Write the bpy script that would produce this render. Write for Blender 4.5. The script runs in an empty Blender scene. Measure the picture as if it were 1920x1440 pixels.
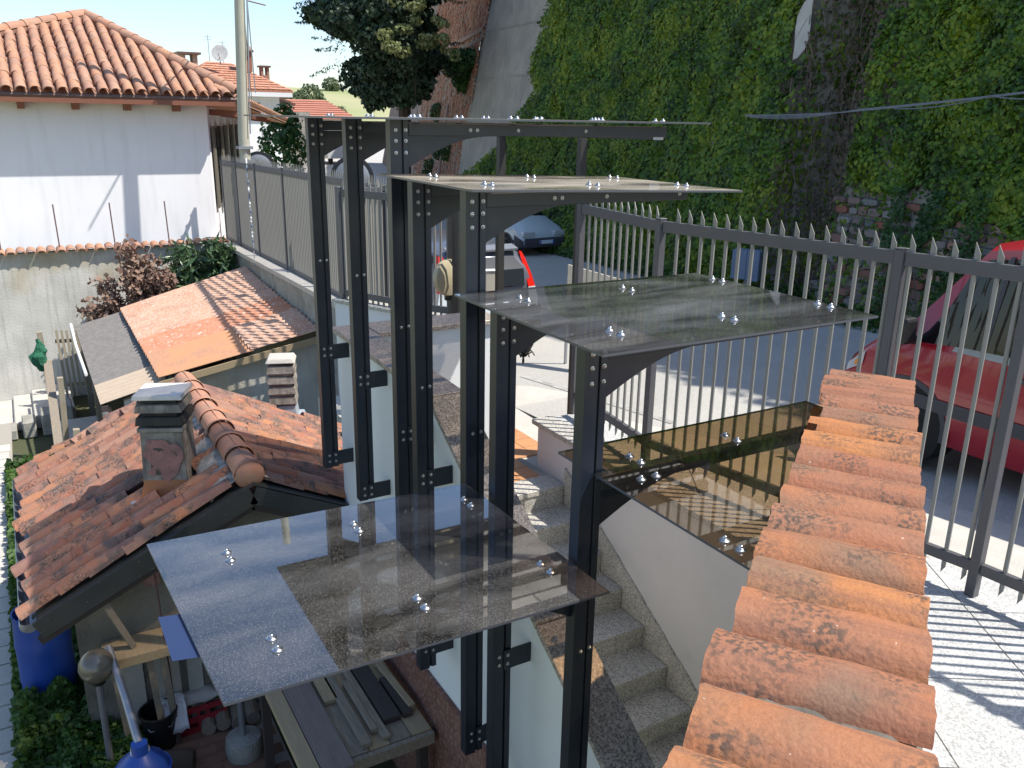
import bpy, math, random
import numpy as np
from mathutils import Vector, Matrix
random.seed(7); rng = np.random.default_rng(11)
PI = math.pi
sc = bpy.context.scene
col = sc.collection
# ---------------------------------------------------------------- camera
# world axes: x = across the stairs, y = up along the street, z = height measured from the camera's eye
CAM = Vector((-1.496, -2.069, 0.0))
F = 1600.0; PITCH = math.atan((720 - 222) / F); ROLL = math.radians(1.0)
hx, hy = 0.5039, 0.8638          # heading of the camera in the world axes
fwd = Vector((hx * math.cos(PITCH), hy * math.cos(PITCH), -math.sin(PITCH)))
right = Vector((hy, -hx, 0.0))
up = right.cross(fwd)
c_, s_ = math.cos(ROLL), math.sin(ROLL)
r2 = right * c_ + up * s_ * 1.0
u2 = up * c_ - right * s_ * 1.0
cd = bpy.data.cameras.new('camera'); cam = bpy.data.objects.new('camera', cd); col.objects.link(cam)
M = Matrix((r2, u2, -fwd)).transposed().to_4x4(); M.translation = CAM
cam.matrix_world = M
cd.sensor_width = 36.0; cd.lens = 36.0 * F / 1920.0
cd.clip_start = 0.05; cd.clip_end = 3000
sc.camera = cam
# ---------------------------------------------------------------- sky and sun
w = bpy.data.worlds.new('World'); sc.world = w; w.use_nodes = True
nt = w.node_tree; bg = nt.nodes['Background']
sky = nt.nodes.new('ShaderNodeTexSky'); sky.sky_type = 'NISHITA'; sky.sun_disc = False
SX, SY, SEL = 0.80, -0.60, math.radians(57)
sky.sun_elevation = SEL; sky.sun_rotation = math.atan2(SX, SY)
sky.air_density = 1.0; sky.dust_density = .9; sky.ozone_density = 2.5; sky.altitude = 200
nt.links.new(sky.outputs[0], bg.inputs[0]); bg.inputs[1].default_value = 0.15
sd = bpy.data.lights.new('sun', 'SUN'); sd.energy = 4.6; sd.angle = math.radians(0.5); sd.color = (1.0, 0.95, 0.87)
so = bpy.data.objects.new('sun', sd); col.objects.link(so)
sv = Vector((SX * math.cos(SEL), SY * math.cos(SEL), math.sin(SEL)))
so.rotation_euler = sv.to_track_quat('Z', 'Y').to_euler(); so.location = (20, -15, 30)
sc.view_settings.view_transform = 'Standard'; sc.view_settings.look = 'None'
sc.view_settings.gamma = 1.0; sc.view_settings.exposure = 0.58
try: sc.view_settings.use_curve_mapping = False
except Exception: pass
sc.render.engine = 'CYCLES'
sc.cycles.max_bounces = 8; sc.cycles.transparent_max_bounces = 16

# ---------------------------------------------------------------- materials
def mat(name, color, rough=0.7, metal=0.0, var=None, nscale=6.0, ndetail=6.0, namt=0.5, bump=0.0, bscale=None,
        rnd=None, spots=None, spot_scale=40, spot_lo=0.62, spot_hi=0.70, streak=None, spec=0.5, coat=0.0,
        grain=0.0, dirt=None, dirt_scale=1.5, dirt_lo=0.45, dirt_hi=0.7, dirt_amt=0.7, stretch=(1, 1, 1), lichen=None):
    m = bpy.data.materials.new(name); m.use_nodes = True
    n = m.node_tree.nodes; L = m.node_tree.links; b = n['Principled BSDF']
    b.inputs['Roughness'].default_value = rough; b.inputs['Metallic'].default_value = metal
    b.inputs['Specular IOR Level'].default_value = spec
    if coat: b.inputs['Coat Weight'].default_value = coat; b.inputs['Coat Roughness'].default_value = 0.05
    tc = n.new('ShaderNodeTexCoord'); mp = n.new('ShaderNodeMapping'); mp.inputs['Scale'].default_value = stretch
    L.new(tc.outputs['Object'], mp.inputs[0])
    oi = n.new('ShaderNodeObjectInfo')
    add = n.new('ShaderNodeVectorMath'); add.operation = 'ADD'
    mul = n.new('ShaderNodeVectorMath'); mul.operation = 'SCALE'; mul.inputs[0].default_value = (37.0, 61.0, 17.0)
    L.new(oi.outputs['Random'], mul.inputs['Scale']); L.new(mp.outputs[0], add.inputs[0]); L.new(mul.outputs[0], add.inputs[1])
    V = add.outputs[0]
    def noise(scale, detail=5.0):
        t = n.new('ShaderNodeTexNoise'); t.inputs['Scale'].default_value = scale; t.inputs['Detail'].default_value = detail
        L.new(V, t.inputs['Vector']); return t.outputs['Fac']
    def ramp(fac, lo, hi):
        r = n.new('ShaderNodeMapRange'); r.inputs['From Min'].default_value = lo; r.inputs['From Max'].default_value = hi
        L.new(fac, r.inputs['Value']); return r.outputs[0]
    def mix(fac, a, b_, amt=1.0):
        x = n.new('ShaderNodeMix'); x.data_type = 'RGBA'
        if isinstance(fac, float): x.inputs['Factor'].default_value = fac
        else:
            if amt != 1.0:
                mm = n.new('ShaderNodeMath'); mm.operation = 'MULTIPLY'; mm.inputs[1].default_value = amt; L.new(fac, mm.inputs[0]); fac = mm.outputs[0]
            L.new(fac, x.inputs['Factor'])
        for sck, v in ((x.inputs['A'], a), (x.inputs['B'], b_)):
            if isinstance(v, tuple): sck.default_value = (*v[:3], 1)
            else: L.new(v, sck)
        return x.outputs['Result']
    C = tuple(color)
    if rnd:   # one colour out of a list for each object
        cr = n.new('ShaderNodeValToRGB'); cr.color_ramp.interpolation = 'LINEAR'
        els = cr.color_ramp.elements
        while len(els) < len(rnd): els.new(0.5)
        for i, c in enumerate(rnd): els[i].position = i / max(1, len(rnd) - 1); els[i].color = (*c, 1)
        L.new(oi.outputs['Random'], cr.inputs[0]); C = cr.outputs[0]
    if var: C = mix(ramp(noise(nscale, ndetail), 0.35, 0.65), C, var, namt)
    if dirt: C = mix(ramp(noise(dirt_scale, 8), dirt_lo, dirt_hi), C, dirt, dirt_amt)
    if streak:
        t = n.new('ShaderNodeTexNoise'); t.inputs['Scale'].default_value = 3.0; t.inputs['Detail'].default_value = 6
        m2 = n.new('ShaderNodeMapping'); m2.inputs['Scale'].default_value = streak[1]; L.new(V, m2.inputs[0]); L.new(m2.outputs[0], t.inputs['Vector'])
        C = mix(ramp(t.outputs['Fac'], 0.5, 0.72), C, streak[0], streak[2])
    if lichen:   # fine dark specks gathered in patches
        pm = n.new('ShaderNodeMath'); pm.operation = 'MULTIPLY'; L.new(ramp(noise(lichen[1], 6), .48, .62), pm.inputs[0]); L.new(ramp(noise(lichen[2], 4), .46, .58), pm.inputs[1])
        C = mix(pm.outputs[0], C, lichen[0], lichen[3])
    if spots: C = mix(ramp(noise(spot_scale, 3), spot_lo, spot_hi), C, spots)
    if grain:
        g = n.new('ShaderNodeTexNoise'); g.inputs['Scale'].default_value = 180; g.inputs['Detail'].default_value = 2; L.new(V, g.inputs['Vector'])
        hs = n.new('ShaderNodeHueSaturation'); r = n.new('ShaderNodeMapRange'); r.inputs['From Min'].default_value = .3; r.inputs['From Max'].default_value = .7
        r.inputs['To Min'].default_value = 1 - grain; r.inputs['To Max'].default_value = 1 + grain; L.new(g.outputs['Fac'], r.inputs['Value']); L.new(r.outputs[0], hs.inputs['Value'])
        if isinstance(C, tuple): hs.inputs['Color'].default_value = (*C, 1)
        else: L.new(C, hs.inputs['Color'])
        C = hs.outputs[0]
    if isinstance(C, tuple): b.inputs['Base Color'].default_value = (*C, 1)
    else: L.new(C, b.inputs['Base Color'])
    if bump:
        bp = n.new('ShaderNodeBump'); bp.inputs['Strength'].default_value = bump; bp.inputs['Distance'].default_value = 0.01
        L.new(noise(bscale or nscale * 4, 8), bp.inputs['Height']); L.new(bp.outputs[0], b.inputs['Normal'])
    return m

def granite(name, base, dark, light, scale=140, rough=0.45):
    m = mat(name, base, rough, bump=0.08, bscale=60)
    n = m.node_tree.nodes; L = m.node_tree.links; b = n['Principled BSDF']
    tc = n.new('ShaderNodeTexCoord'); v = n.new('ShaderNodeTexVoronoi'); v.inputs['Scale'].default_value = scale
    L.new(tc.outputs['Object'], v.inputs['Vector'])
    cr = n.new('ShaderNodeValToRGB'); e = cr.color_ramp.elements; e[0].color = (*dark, 1); e[0].position = .15; e[1].color = (*light, 1); e[1].position = .85
    x = e.new(.5); x.color = (*base, 1)
    L.new(v.outputs['Color'], cr.inputs[0])
    no = n.new('ShaderNodeTexNoise'); no.inputs['Scale'].default_value = 3; no.inputs['Detail'].default_value = 8; L.new(tc.outputs['Object'], no.inputs['Vector'])
    hs = n.new('ShaderNodeHueSaturation'); r = n.new('ShaderNodeMapRange'); r.inputs['To Min'].default_value = .7; r.inputs['To Max'].default_value = 1.25
    L.new(no.outputs['Fac'], r.inputs['Value']); L.new(r.outputs[0], hs.inputs['Value']); L.new(cr.outputs[0], hs.inputs['Color']); L.new(hs.outputs[0], b.inputs['Base Color'])
    return m

def leafmat(name, cols, rough=0.5, trans=0.25):
    m = bpy.data.materials.new(name); m.use_nodes = True
    n = m.node_tree.nodes; L = m.node_tree.links; b = n['Principled BSDF']
    g = n.new('ShaderNodeNewGeometry'); cr = n.new('ShaderNodeValToRGB'); els = cr.color_ramp.elements
    while len(els) < len(cols): els.new(.5)
    for i, c in enumerate(cols): els[i].position = i / (len(cols) - 1); els[i].color = (*c, 1)
    tc = n.new('ShaderNodeTexCoord'); no = n.new('ShaderNodeTexNoise'); no.inputs['Scale'].default_value = .9; no.inputs['Detail'].default_value = 3
    L.new(tc.outputs['Object'], no.inputs['Vector'])
    r = n.new('ShaderNodeMapRange'); r.inputs['From Min'].default_value = .3; r.inputs['From Max'].default_value = .7; r.inputs['To Min'].default_value = -.25; r.inputs['To Max'].default_value = .45
    L.new(no.outputs['Fac'], r.inputs['Value'])
    a = n.new('ShaderNodeMath'); a.operation = 'MULTIPLY_ADD'; a.inputs[1].default_value = .7; L.new(g.outputs['Random Per Island'], a.inputs[0]); L.new(r.outputs[0], a.inputs[2])
    L.new(a.outputs[0], cr.inputs[0]); L.new(cr.outputs[0], b.inputs['Base Color'])
    b.inputs['Roughness'].default_value = rough
    t = n.new('ShaderNodeBsdfTranslucent'); L.new(cr.outputs[0], t.inputs['Color'])
    mx = n.new('ShaderNodeMixShader'); mx.inputs[0].default_value = trans
    L.new(b.outputs[0], mx.inputs[1]); L.new(t.outputs[0], mx.inputs[2]); L.new(mx.outputs[0], n['Material Output'].inputs['Surface'])
    return m

def smoked(name, tint, dust=(0.5, 0.47, 0.42), speck=0.0, film=0.05, sscale=120, rough=0.02, spec_mix=1.0, ior=1.5):
    """smoked acrylic: lets tinted light through, mirrors the sky, and carries a dried dusty film"""
    m = bpy.data.materials.new(name); m.use_nodes = True
    n = m.node_tree.nodes; L = m.node_tree.links
    for x in list(n):
        if x.type != 'OUTPUT_MATERIAL': n.remove(x)
    out = [x for x in n if x.type == 'OUTPUT_MATERIAL'][0]
    tr = n.new('ShaderNodeBsdfTransparent'); tr.inputs[0].default_value = (*tint, 1)
    gl = n.new('ShaderNodeBsdfGlossy'); gl.inputs['Roughness'].default_value = rough; gl.inputs['Color'].default_value = (.95, .95, .95, 1)
    fr = n.new('ShaderNodeFresnel'); fr.inputs[0].default_value = ior
    fm = n.new('ShaderNodeMath'); fm.operation = 'MULTIPLY'; fm.inputs[1].default_value = spec_mix; fm.use_clamp = True; L.new(fr.outputs[0], fm.inputs[0])
    a = n.new('ShaderNodeMixShader'); L.new(fm.outputs[0], a.inputs[0]); L.new(tr.outputs[0], a.inputs[1]); L.new(gl.outputs[0], a.inputs[2])
    df = n.new('ShaderNodeBsdfDiffuse'); df.inputs[0].default_value = (*dust, 1)
    tc = n.new('ShaderNodeTexCoord')
    no = n.new('ShaderNodeTexNoise'); no.inputs['Scale'].default_value = 2.2; no.inputs['Detail'].default_value = 8; no.inputs['Distortion'].default_value = .6
    mp = n.new('ShaderNodeMapping'); mp.inputs['Scale'].default_value = (1, 2.6, 1); L.new(tc.outputs['Object'], mp.inputs[0]); L.new(mp.outputs[0], no.inputs['Vector'])
    r = n.new('ShaderNodeMapRange'); r.inputs['From Min'].default_value = .38; r.inputs['From Max'].default_value = .75; r.inputs['To Min'].default_value = film * .3; r.inputs['To Max'].default_value = film * 2.2
    L.new(no.outputs['Fac'], r.inputs['Value']); fac = r.outputs[0]
    if speck:
        vo = n.new('ShaderNodeTexVoronoi'); vo.inputs['Scale'].default_value = sscale; vo.inputs['Randomness'].default_value = 1.0
        nd_ = n.new('ShaderNodeTexNoise'); nd_.inputs['Scale'].default_value = 18; L.new(tc.outputs['Object'], nd_.inputs['Vector'])
        L.new(tc.outputs['Object'], vo.inputs['Vector'])
        rs = n.new('ShaderNodeMapRange'); rs.inputs['From Min'].default_value = .42; rs.inputs['From Max'].default_value = .22; rs.inputs['To Min'].default_value = 0; rs.inputs['To Max'].default_value = speck
        L.new(vo.outputs['Distance'], rs.inputs['Value'])
        mxx = n.new('ShaderNodeMath'); mxx.operation = 'ADD'; mxx.use_clamp = True; L.new(fac, mxx.inputs[0]); L.new(rs.outputs[0], mxx.inputs[1]); fac = mxx.outputs[0]
    b = n.new('ShaderNodeMixShader'); L.new(fac, b.inputs[0]); L.new(a.outputs[0], b.inputs[1]); L.new(df.outputs[0], b.inputs[2])
    L.new(b.outputs[0], out.inputs['Surface'])
    return m

def carglass(name, tint=(.25, .33, .33)):
    return smoked(name, tint, film=0.01, spec_mix=1.0, rough=0.01)

K = {}
TC = [(.24, .085, .055), (.36, .13, .07), (.30, .12, .08), (.46, .19, .09), (.22, .10, .085), (.40, .21, .14), (.17, .085, .075), (.50, .20, .07)]
K['coppo_old'] = mat('old_terracotta', (.4, .17, .09), .85, rnd=TC, var=(.30, .17, .12), nscale=9, namt=.75, dirt=(.13, .10, .085), dirt_scale=7, dirt_lo=.50, dirt_hi=.66, dirt_amt=.8, lichen=((.04, .036, .03), 3.5, 60, .8),
                     spots=(.55, .50, .42), spot_scale=70, spot_lo=.68, spot_hi=.74, bump=.35, bscale=60)
K['coppo_near'] = mat('orange_terracotta', (.4, .17, .09), .82, rnd=[(.33, .115, .042), (.41, .16, .055), (.31, .115, .058), (.44, .18, .058), (.28, .105, .055), (.36, .135, .06)], var=(.28, .13, .075), nscale=4, namt=.8,
                      dirt=(.17, .125, .085), dirt_scale=3.2, dirt_lo=.50, dirt_hi=.66, dirt_amt=.65, streak=((.19, .085, .055), (.3, 11, 11), .65), lichen=((.055, .045, .036), 5.0, 75, .8),
                      spots=(.55, .52, .44), spot_scale=60, spot_lo=.735, spot_hi=.76, bump=.4, bscale=70, grain=.10)  # orange-brown clay colours of the foreground wall tiles
K['coppo_house'] = mat('house_terracotta', (.45, .22, .13), .85, rnd=[(.44, .20, .11), (.50, .25, .14), (.40, .20, .13), (.47, .26, .17)], var=(.38, .24, .17), nscale=8, namt=.6,
                       dirt=(.22, .15, .11), dirt_scale=5, dirt_amt=.5, bump=.3, bscale=50)
K['pan'] = mat('brown_pan_tiles', (.22, .11, .07), .9, var=(.12, .08, .06), nscale=10)  # rust brown of the roof surface under the cover tiles
K['ridge'] = mat('ridge_terracotta', (.46, .20, .12), .8, rnd=[(.46, .20, .12), (.42, .19, .12), (.50, .24, .15)], var=(.5, .28, .19), nscale=8, bump=.2, dirt=(.30, .2, .15), dirt_scale=6)
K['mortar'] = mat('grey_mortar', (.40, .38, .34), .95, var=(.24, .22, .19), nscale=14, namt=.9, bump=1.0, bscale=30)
K['mortar_near'] = mat('shade_dark_mortar', (.17, .15, .125), .95, var=(.09, .08, .065), nscale=14, namt=.9, bump=1.0, bscale=40)  # darkened mortar colour stands in for the shade in the gaps between tiles
K['white_wall'] = mat('white_plaster', (.76, .77, .77), .9, var=(.70, .71, .71), nscale=3, bump=.15, bscale=120, dirt=(.62, .62, .60), dirt_scale=1.2, dirt_lo=.55, dirt_hi=.8, dirt_amt=.5)
K['house_white'] = mat('house_white_plaster', (.86, .86, .87), .9, var=(.80, .81, .83), nscale=2, bump=.15, bscale=60, streak=((.70, .71, .71), (2.5, 2.5, .3), .5))
K['stair_white'] = mat('cream_plaster', (.66, .63, .62), .9, var=(.58, .56, .55), nscale=2.5, bump=.15, bscale=140, dirt=(.48, .46, .43), dirt_scale=2.5, dirt_lo=.58, dirt_hi=.75, dirt_amt=.5)
K['garden_wall'] = mat('stained_plaster', (.60, .58, .53), .95, var=(.45, .44, .40), nscale=2.5, namt=.7, dirt=(.40, .33, .19), dirt_scale=.9, dirt_lo=.5, dirt_hi=.68, dirt_amt=.75,
                       streak=((.30, .30, .27), (5, 5, .35), .55), bump=.5, bscale=30)
K['granite'] = granite('brown_grey_granite', (.36, .30, .25), (.16, .14, .12), (.56, .48, .41), 150)
K['granite_step'] = granite('grey_granite_steps', (.45, .425, .375), (.22, .21, .19), (.62, .59, .52), 130, .6)
K['terrace'] = granite('pale_granite_slabs', (.50, .50, .485), (.34, .34, .335), (.62, .62, .60), 120, .5)
K['terrace_joint'] = mat('joint_filler', (.33, .30, .25), .95)
K['asphalt'] = mat('old_asphalt', (.41, .395, .36), .92, var=(.46, .44, .40), nscale=1.2, namt=.6, grain=.45, bump=.6, bscale=120, dirt=(.31, .305, .285), dirt_scale=.4, dirt_lo=.45, dirt_hi=.75, dirt_amt=.5)
K['concrete'] = mat('pale_concrete', (.52, .49, .43), .92, var=(.42, .40, .36), nscale=4, namt=.7, grain=.2, bump=.4, bscale=70)
K['concrete_old'] = mat('weathered_concrete', (.36, .35, .31), .95, var=(.22, .21, .18), nscale=5, namt=.8, grain=.3, bump=.8, bscale=40)
K['scarp'] = mat('sprayed_concrete', (.37, .34, .29), .95, var=(.27, .25, .215), nscale=1.4, namt=.7, grain=.5, bump=1.2, bscale=12, streak=((.18, .18, .17), (2.5, 2.5, .25), .5))
K['brickbase'] = mat('lime_mortar', (.26, .17, .13), .95, var=(.36, .30, .24), nscale=9, namt=.8, bump=1.0, bscale=20, dirt=(.09, .10, .05), dirt_scale=1.2, dirt_lo=.5, dirt_hi=.7)
K['brick'] = mat('old_brick', (.33, .13, .08), .9, rnd=[(.36, .12, .07), (.27, .10, .07), (.42, .22, .15), (.30, .16, .11), (.45, .34, .26), (.24, .09, .06)], var=(.25, .13, .10), nscale=15, bump=.6)
K['rubble'] = mat('rubble_stone', (.24, .22, .19), .95, rnd=[(.24, .22, .19), (.30, .15, .11), (.17, .19, .18), (.34, .31, .27), (.20, .12, .10)], var=(.16, .15, .13), nscale=18, bump=.8)
K['steel'] = mat('anthracite_painted_steel', (.012, .017, .028), .38, var=(.018, .023, .034), nscale=7, spec=.5, dirt=(.05, .05, .048), dirt_scale=9, dirt_lo=.56, dirt_hi=.8, dirt_amt=.4, spots=(.10, .10, .10), spot_scale=45, spot_lo=.74, spot_hi=.78)
K['fence'] = mat('grey_painted_steel', (.085, .085, .095), .5, var=(.10, .098, .10), nscale=6, grain=.08)
K['bar'] = mat('pale_grey_painted_bars', (.24, .235, .215), .5)
K['gatedark'] = mat('dark_gate_paint', (.03, .028, .026), .55)
K['chrome'] = mat('zinc_plated_bolt', (.50, .50, .50), .30, 1.0)
K['tiltile'] = mat('orange_landing_tile', (.55, .28, .12), .6, rnd=[(.52, .24, .10), (.58, .30, .14), (.48, .22, .10)], var=(.42, .2, .1), nscale=10)
K['yardtile'] = mat('yard_terracotta_paver', (.22, .12, .08), .85, rnd=[(.20, .11, .075), (.25, .135, .085), (.18, .10, .075), (.27, .15, .10)], var=(.15, .09, .06), nscale=12, bump=.2)
K['plinth'] = mat('red_brown_stone_cladding', (.16, .065, .045), .7, var=(.22, .11, .08), nscale=8, namt=.8, streak=((.40, .30, .26), (1, 14, 14), .6), bump=.5, bscale=30)
K['darkmetal'] = mat('dark_verge_flashing', (.035, .038, .037), .5, var=(.06, .06, .058), nscale=4, spots=(.30, .30, .28), spot_scale=60, spot_lo=.70, spot_hi=.72)
K['gable'] = mat('dark_old_render', (.24, .22, .18), .95, var=(.16, .15, .12), nscale=3, namt=.8, dirt=(.10, .09, .075), dirt_scale=2.2, dirt_lo=.45, dirt_hi=.65, bump=.8, bscale=30)  # darker, blotchy render colour for the gable wall only
K['gutter'] = mat('zinc_gutter', (.30, .33, .37), .35, .7, var=(.22, .24, .27), nscale=5)
K['browngutter'] = mat('brown_gutter', (.13, .075, .06), .5)
K['corr_orange'] = mat('weathered_orange_corrugated_sheet', (.52, .29, .19), .9, var=(.58, .40, .30), nscale=22, namt=.8, spots=(.60, .46, .37), spot_scale=34, spot_lo=.55, spot_hi=.66, dirt=(.44, .21, .13), dirt_scale=2, dirt_amt=.5, lichen=((.16, .11, .08), 3, 70, .5))
K['corr_new'] = mat('clean_orange_corrugated_sheet', (.55, .27, .14), .85, var=(.50, .25, .14), nscale=5, dirt=(.46, .27, .18), dirt_scale=3, lichen=((.3, .17, .11), 3, 60, .5))
K['corr_grey'] = mat('grey_corrugated_sheet', (.20, .185, .17), .95, var=(.15, .14, .135), nscale=14, namt=.8, grain=.3)
K['corr_tan'] = mat('tan_corrugated_sheet', (.44, .35, .26), .95, var=(.38, .30, .23), nscale=8, grain=.15)
K['wood_grey'] = mat('weathered_wood', (.30, .25, .19), .9, rnd=[(.30, .25, .19), (.36, .30, .22), (.24, .20, .16)], var=(.18, .15, .11), nscale=6, namt=.7, stretch=(14, 1.2, 14), bump=.4, bscale=20)
K['wood_red'] = mat('pinkish_board', (.24, .19, .17), .85, var=(.17, .13, .115), nscale=5, stretch=(12, 1.2, 12), bump=.3, spots=(.07, .05, .04), spot_scale=5, spot_lo=.72, spot_hi=.75)
K['wood_pale'] = mat('pale_timber', (.42, .32, .19), .85, var=(.30, .22, .13), nscale=5, stretch=(12, 1, 12), bump=.3)
K['wood_dark'] = mat('dark_timber', (.05, .038, .035), .8, var=(.075, .06, .05), nscale=6, stretch=(12, 1, 12))
K['wood_old'] = mat('old_fence_wood', (.36, .31, .23), .95, var=(.20, .17, .12), nscale=6, stretch=(8, 8, 1), bump=.4)
K['beam'] = mat('painted_brown_beam', (.22, .085, .05), .6)
K['soffit'] = mat('orange_soffit_boards', (.42, .18, .07), .7, var=(.3, .13, .06), nscale=4, stretch=(1, 10, 1))
K['blue'] = mat('blue_plastic', (.015, .06, .30), .4, var=(.02, .075, .33), nscale=3)
K['black'] = mat('black_plastic', (.012, .012, .014), .5)
K['rubber'] = mat('tyre_rubber', (.015, .015, .015), .9)
K['grey_plastic'] = mat('grey_plastic', (.14, .14, .15), .6)
K['redplastic'] = mat('red_plastic_crate', (.30, .02, .03), .5)
K['cloth'] = mat('pale_cloth', (.50, .47, .44), .95, var=(.40, .37, .34), nscale=9, bump=.5)
K['paper'] = mat('white_paper', (.7, .7, .72), .8)
K['globe'] = mat('dusty_frosted_globe', (.15, .13, .10), .22, var=(.10, .09, .07), nscale=5, spec=.8)
K['chim'] = mat('sooty_cast_concrete', (.34, .31, .27), .95, var=(.16, .14, .12), nscale=7, namt=.9, bump=.5, bscale=40, streak=((.05, .045, .04), (6, 6, .7), .6))
K['chim_cap'] = mat('pale_concrete_cap', (.66, .64, .60), .9, var=(.52, .50, .46), nscale=10, bump=.2)
K['soot'] = mat('black_sooted_slab', (.035, .032, .03), .9, var=(.08, .075, .065), nscale=8)
K['pink'] = mat('flaking_pink_render', (.40, .20, .18), .95, var=(.22, .13, .12), nscale=9, namt=.9, bump=.9, bscale=25, spots=(.10, .08, .07), spot_scale=12, spot_lo=.60, spot_hi=.66)
K['rust_flash'] = mat('rusty_orange_flashing', (.42, .16, .06), .7, var=(.35, .14, .07), nscale=8, spots=(.55, .45, .38), spot_scale=50, spot_lo=.70, spot_hi=.73)
K['lead'] = mat('grey_lead_flashing', (.36, .40, .44), .5, var=(.28, .31, .35), nscale=6)
K['grass'] = leafmat('grass_blades', [(.03, .07, .012), (.06, .13, .02), (.11, .18, .03)], .6, .3)
K['soil'] = mat('soil', (.07, .075, .035), .95, var=(.05, .06, .02), nscale=6, bump=.6)
K['ivy'] = leafmat('ivy_leaves', [(.022, .048, .004), (.065, .145, .006), (.14, .225, .008), (.25, .30, .015)], .55, .2)
K['ivy_green'] = leafmat('young_ivy_leaves', [(.02, .06, .012), (.04, .11, .015), (.08, .16, .02)], .5, .25)
K['tree'] = leafmat('cedar_needles', [(.014, .032, .016), (.03, .06, .028), (.055, .095, .04)], .6, .15)
K['tree_light'] = leafmat('pale_leaves', [(.16, .18, .06), (.24, .26, .10), (.14, .17, .06)], .5, .3)
K['olean'] = leafmat('oleander_leaves', [(.03, .07, .03), (.06, .12, .05), (.13, .19, .09)], .35, .25)
K['dry'] = leafmat('dry_brown_leaves', [(.16, .08, .06), (.26, .16, .12), (.36, .27, .20)], .8, .2)
K['bush_far'] = leafmat('far_bush_leaves', [(.07, .10, .04), (.11, .15, .07), (.15, .19, .09)], .7, .2)
K['bark'] = mat('bark', (.10, .075, .055), .95, bump=1, var=(.06, .045, .03))
K['twig'] = mat('dry_twigs', (.13, .10, .08), .95, var=(.2, .16, .12))
K['field'] = mat('dry_field', (.42, .36, .22), .95, var=(.22, .27, .10), nscale=.02, namt=.9)
K['shutter'] = mat('olive_brown_shutter', (.14, .13, .10), .7)
K['farroof'] = mat('far_red_roof', (.46, .20, .14), .9, var=(.36, .15, .10), nscale=1.5)
K['roof2'] = mat('second_house_roof_tile', (.48, .22, .14), .9, rnd=[(.46, .20, .12), (.52, .26, .17), (.42, .18, .11)])
K['darkglass'] = mat('dark_window', (.02, .025, .03), .1)
K['whitepaint'] = mat('white_paint', (.8, .8, .8), .5)
K['dishwhite'] = mat('white_dish', (.82, .82, .80), .5)
K['roadpaint'] = mat('worn_white_road_paint', (.45, .44, .41), .9, var=(.25, .24, .22), nscale=9, namt=.8)
K['cable'] = mat('grey_cable', (.20, .21, .24), .6)
K['pole'] = mat('centrifuged_concrete_pole', (.44, .43, .34), .85, var=(.36, .35, .29), nscale=3)
K['galv'] = mat('galvanised_steel', (.35, .36, .38), .4, .6)
K['rust'] = mat('rusty_rebar', (.15, .08, .08), .9)
K['cream'] = mat('cream_painted_metal', (.62, .58, .48), .6, var=(.55, .51, .42), nscale=5)
K['bluegrey'] = mat('blue_grey_cabinet', (.17, .22, .30), .6, var=(.22, .27, .34), nscale=4)
K['mirrorback'] = mat('grey_mirror_back', (.20, .22, .25), .6)
K['net'] = mat('green_net', (.01, .09, .045), .9, bump=1.0, bscale=60, var=(.03, .16, .09), nscale=40, namt=.9)
K['carred'] = mat('red_car_paint', (.30, .006, .018), .32, coat=.8, var=(.33, .008, .02), nscale=1)
K['carsilver'] = mat('silver_green_car_paint', (.52, .59, .59), .40, .0, coat=.7)
K['cargrey'] = mat('slate_grey_car_paint', (.13, .14, .18), .35, .35, coat=.7)
K['carwhite'] = mat('white_vehicle_paint', (.55, .56, .57), .4)
K['cartrim'] = mat('grey_unpainted_bumper', (.055, .055, .065), .65)
K['glass'] = carglass('car_glass'); K['glass_dark'] = carglass('dark_car_glass', (.10, .13, .14))
K['interior'] = mat('dark_car_interior', (.02, .022, .024), .9)
K['seat'] = mat('pale_sunshade', (.33, .36, .35), .8, streak=((.2, .22, .21), (1, 1, 18), .6))
K['tail'] = mat('red_lamp_lens', (.55, .015, .01), .15, coat=.6)
K['lens'] = mat('clear_lamp_lens', (.60, .62, .62), .12, .2)
K['amber'] = mat('amber_lamp_lens', (.8, .28, .02), .2)
K['plate'] = mat('number_plate', (.62, .68, .74), .5)
K['plateblue'] = mat('number_plate_blue', (.05, .10, .45), .5)
K['sheetE'] = smoked('smoked_acrylic_with_dried_drops', (.20, .16, .14), dust=(.50, .48, .45), speck=.12, film=.06, sscale=165, spec_mix=3.2)
K['sheetB'] = smoked('smoked_acrylic_dusty', (.30, .26, .22), dust=(.50, .45, .37), speck=.25, film=.30, sscale=220)
K['sheetC'] = smoked('smoked_acrylic_streaked', (.28, .28, .30), dust=(.42, .43, .44), film=.09, spec_mix=1.4)
K['sheetD'] = smoked('smoked_acrylic_brown', (.36, .245, .14), film=.012, spec_mix=1.6)
K['sheet_edge'] = mat('acrylic_edge', (.07, .075, .09), .35)
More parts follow.
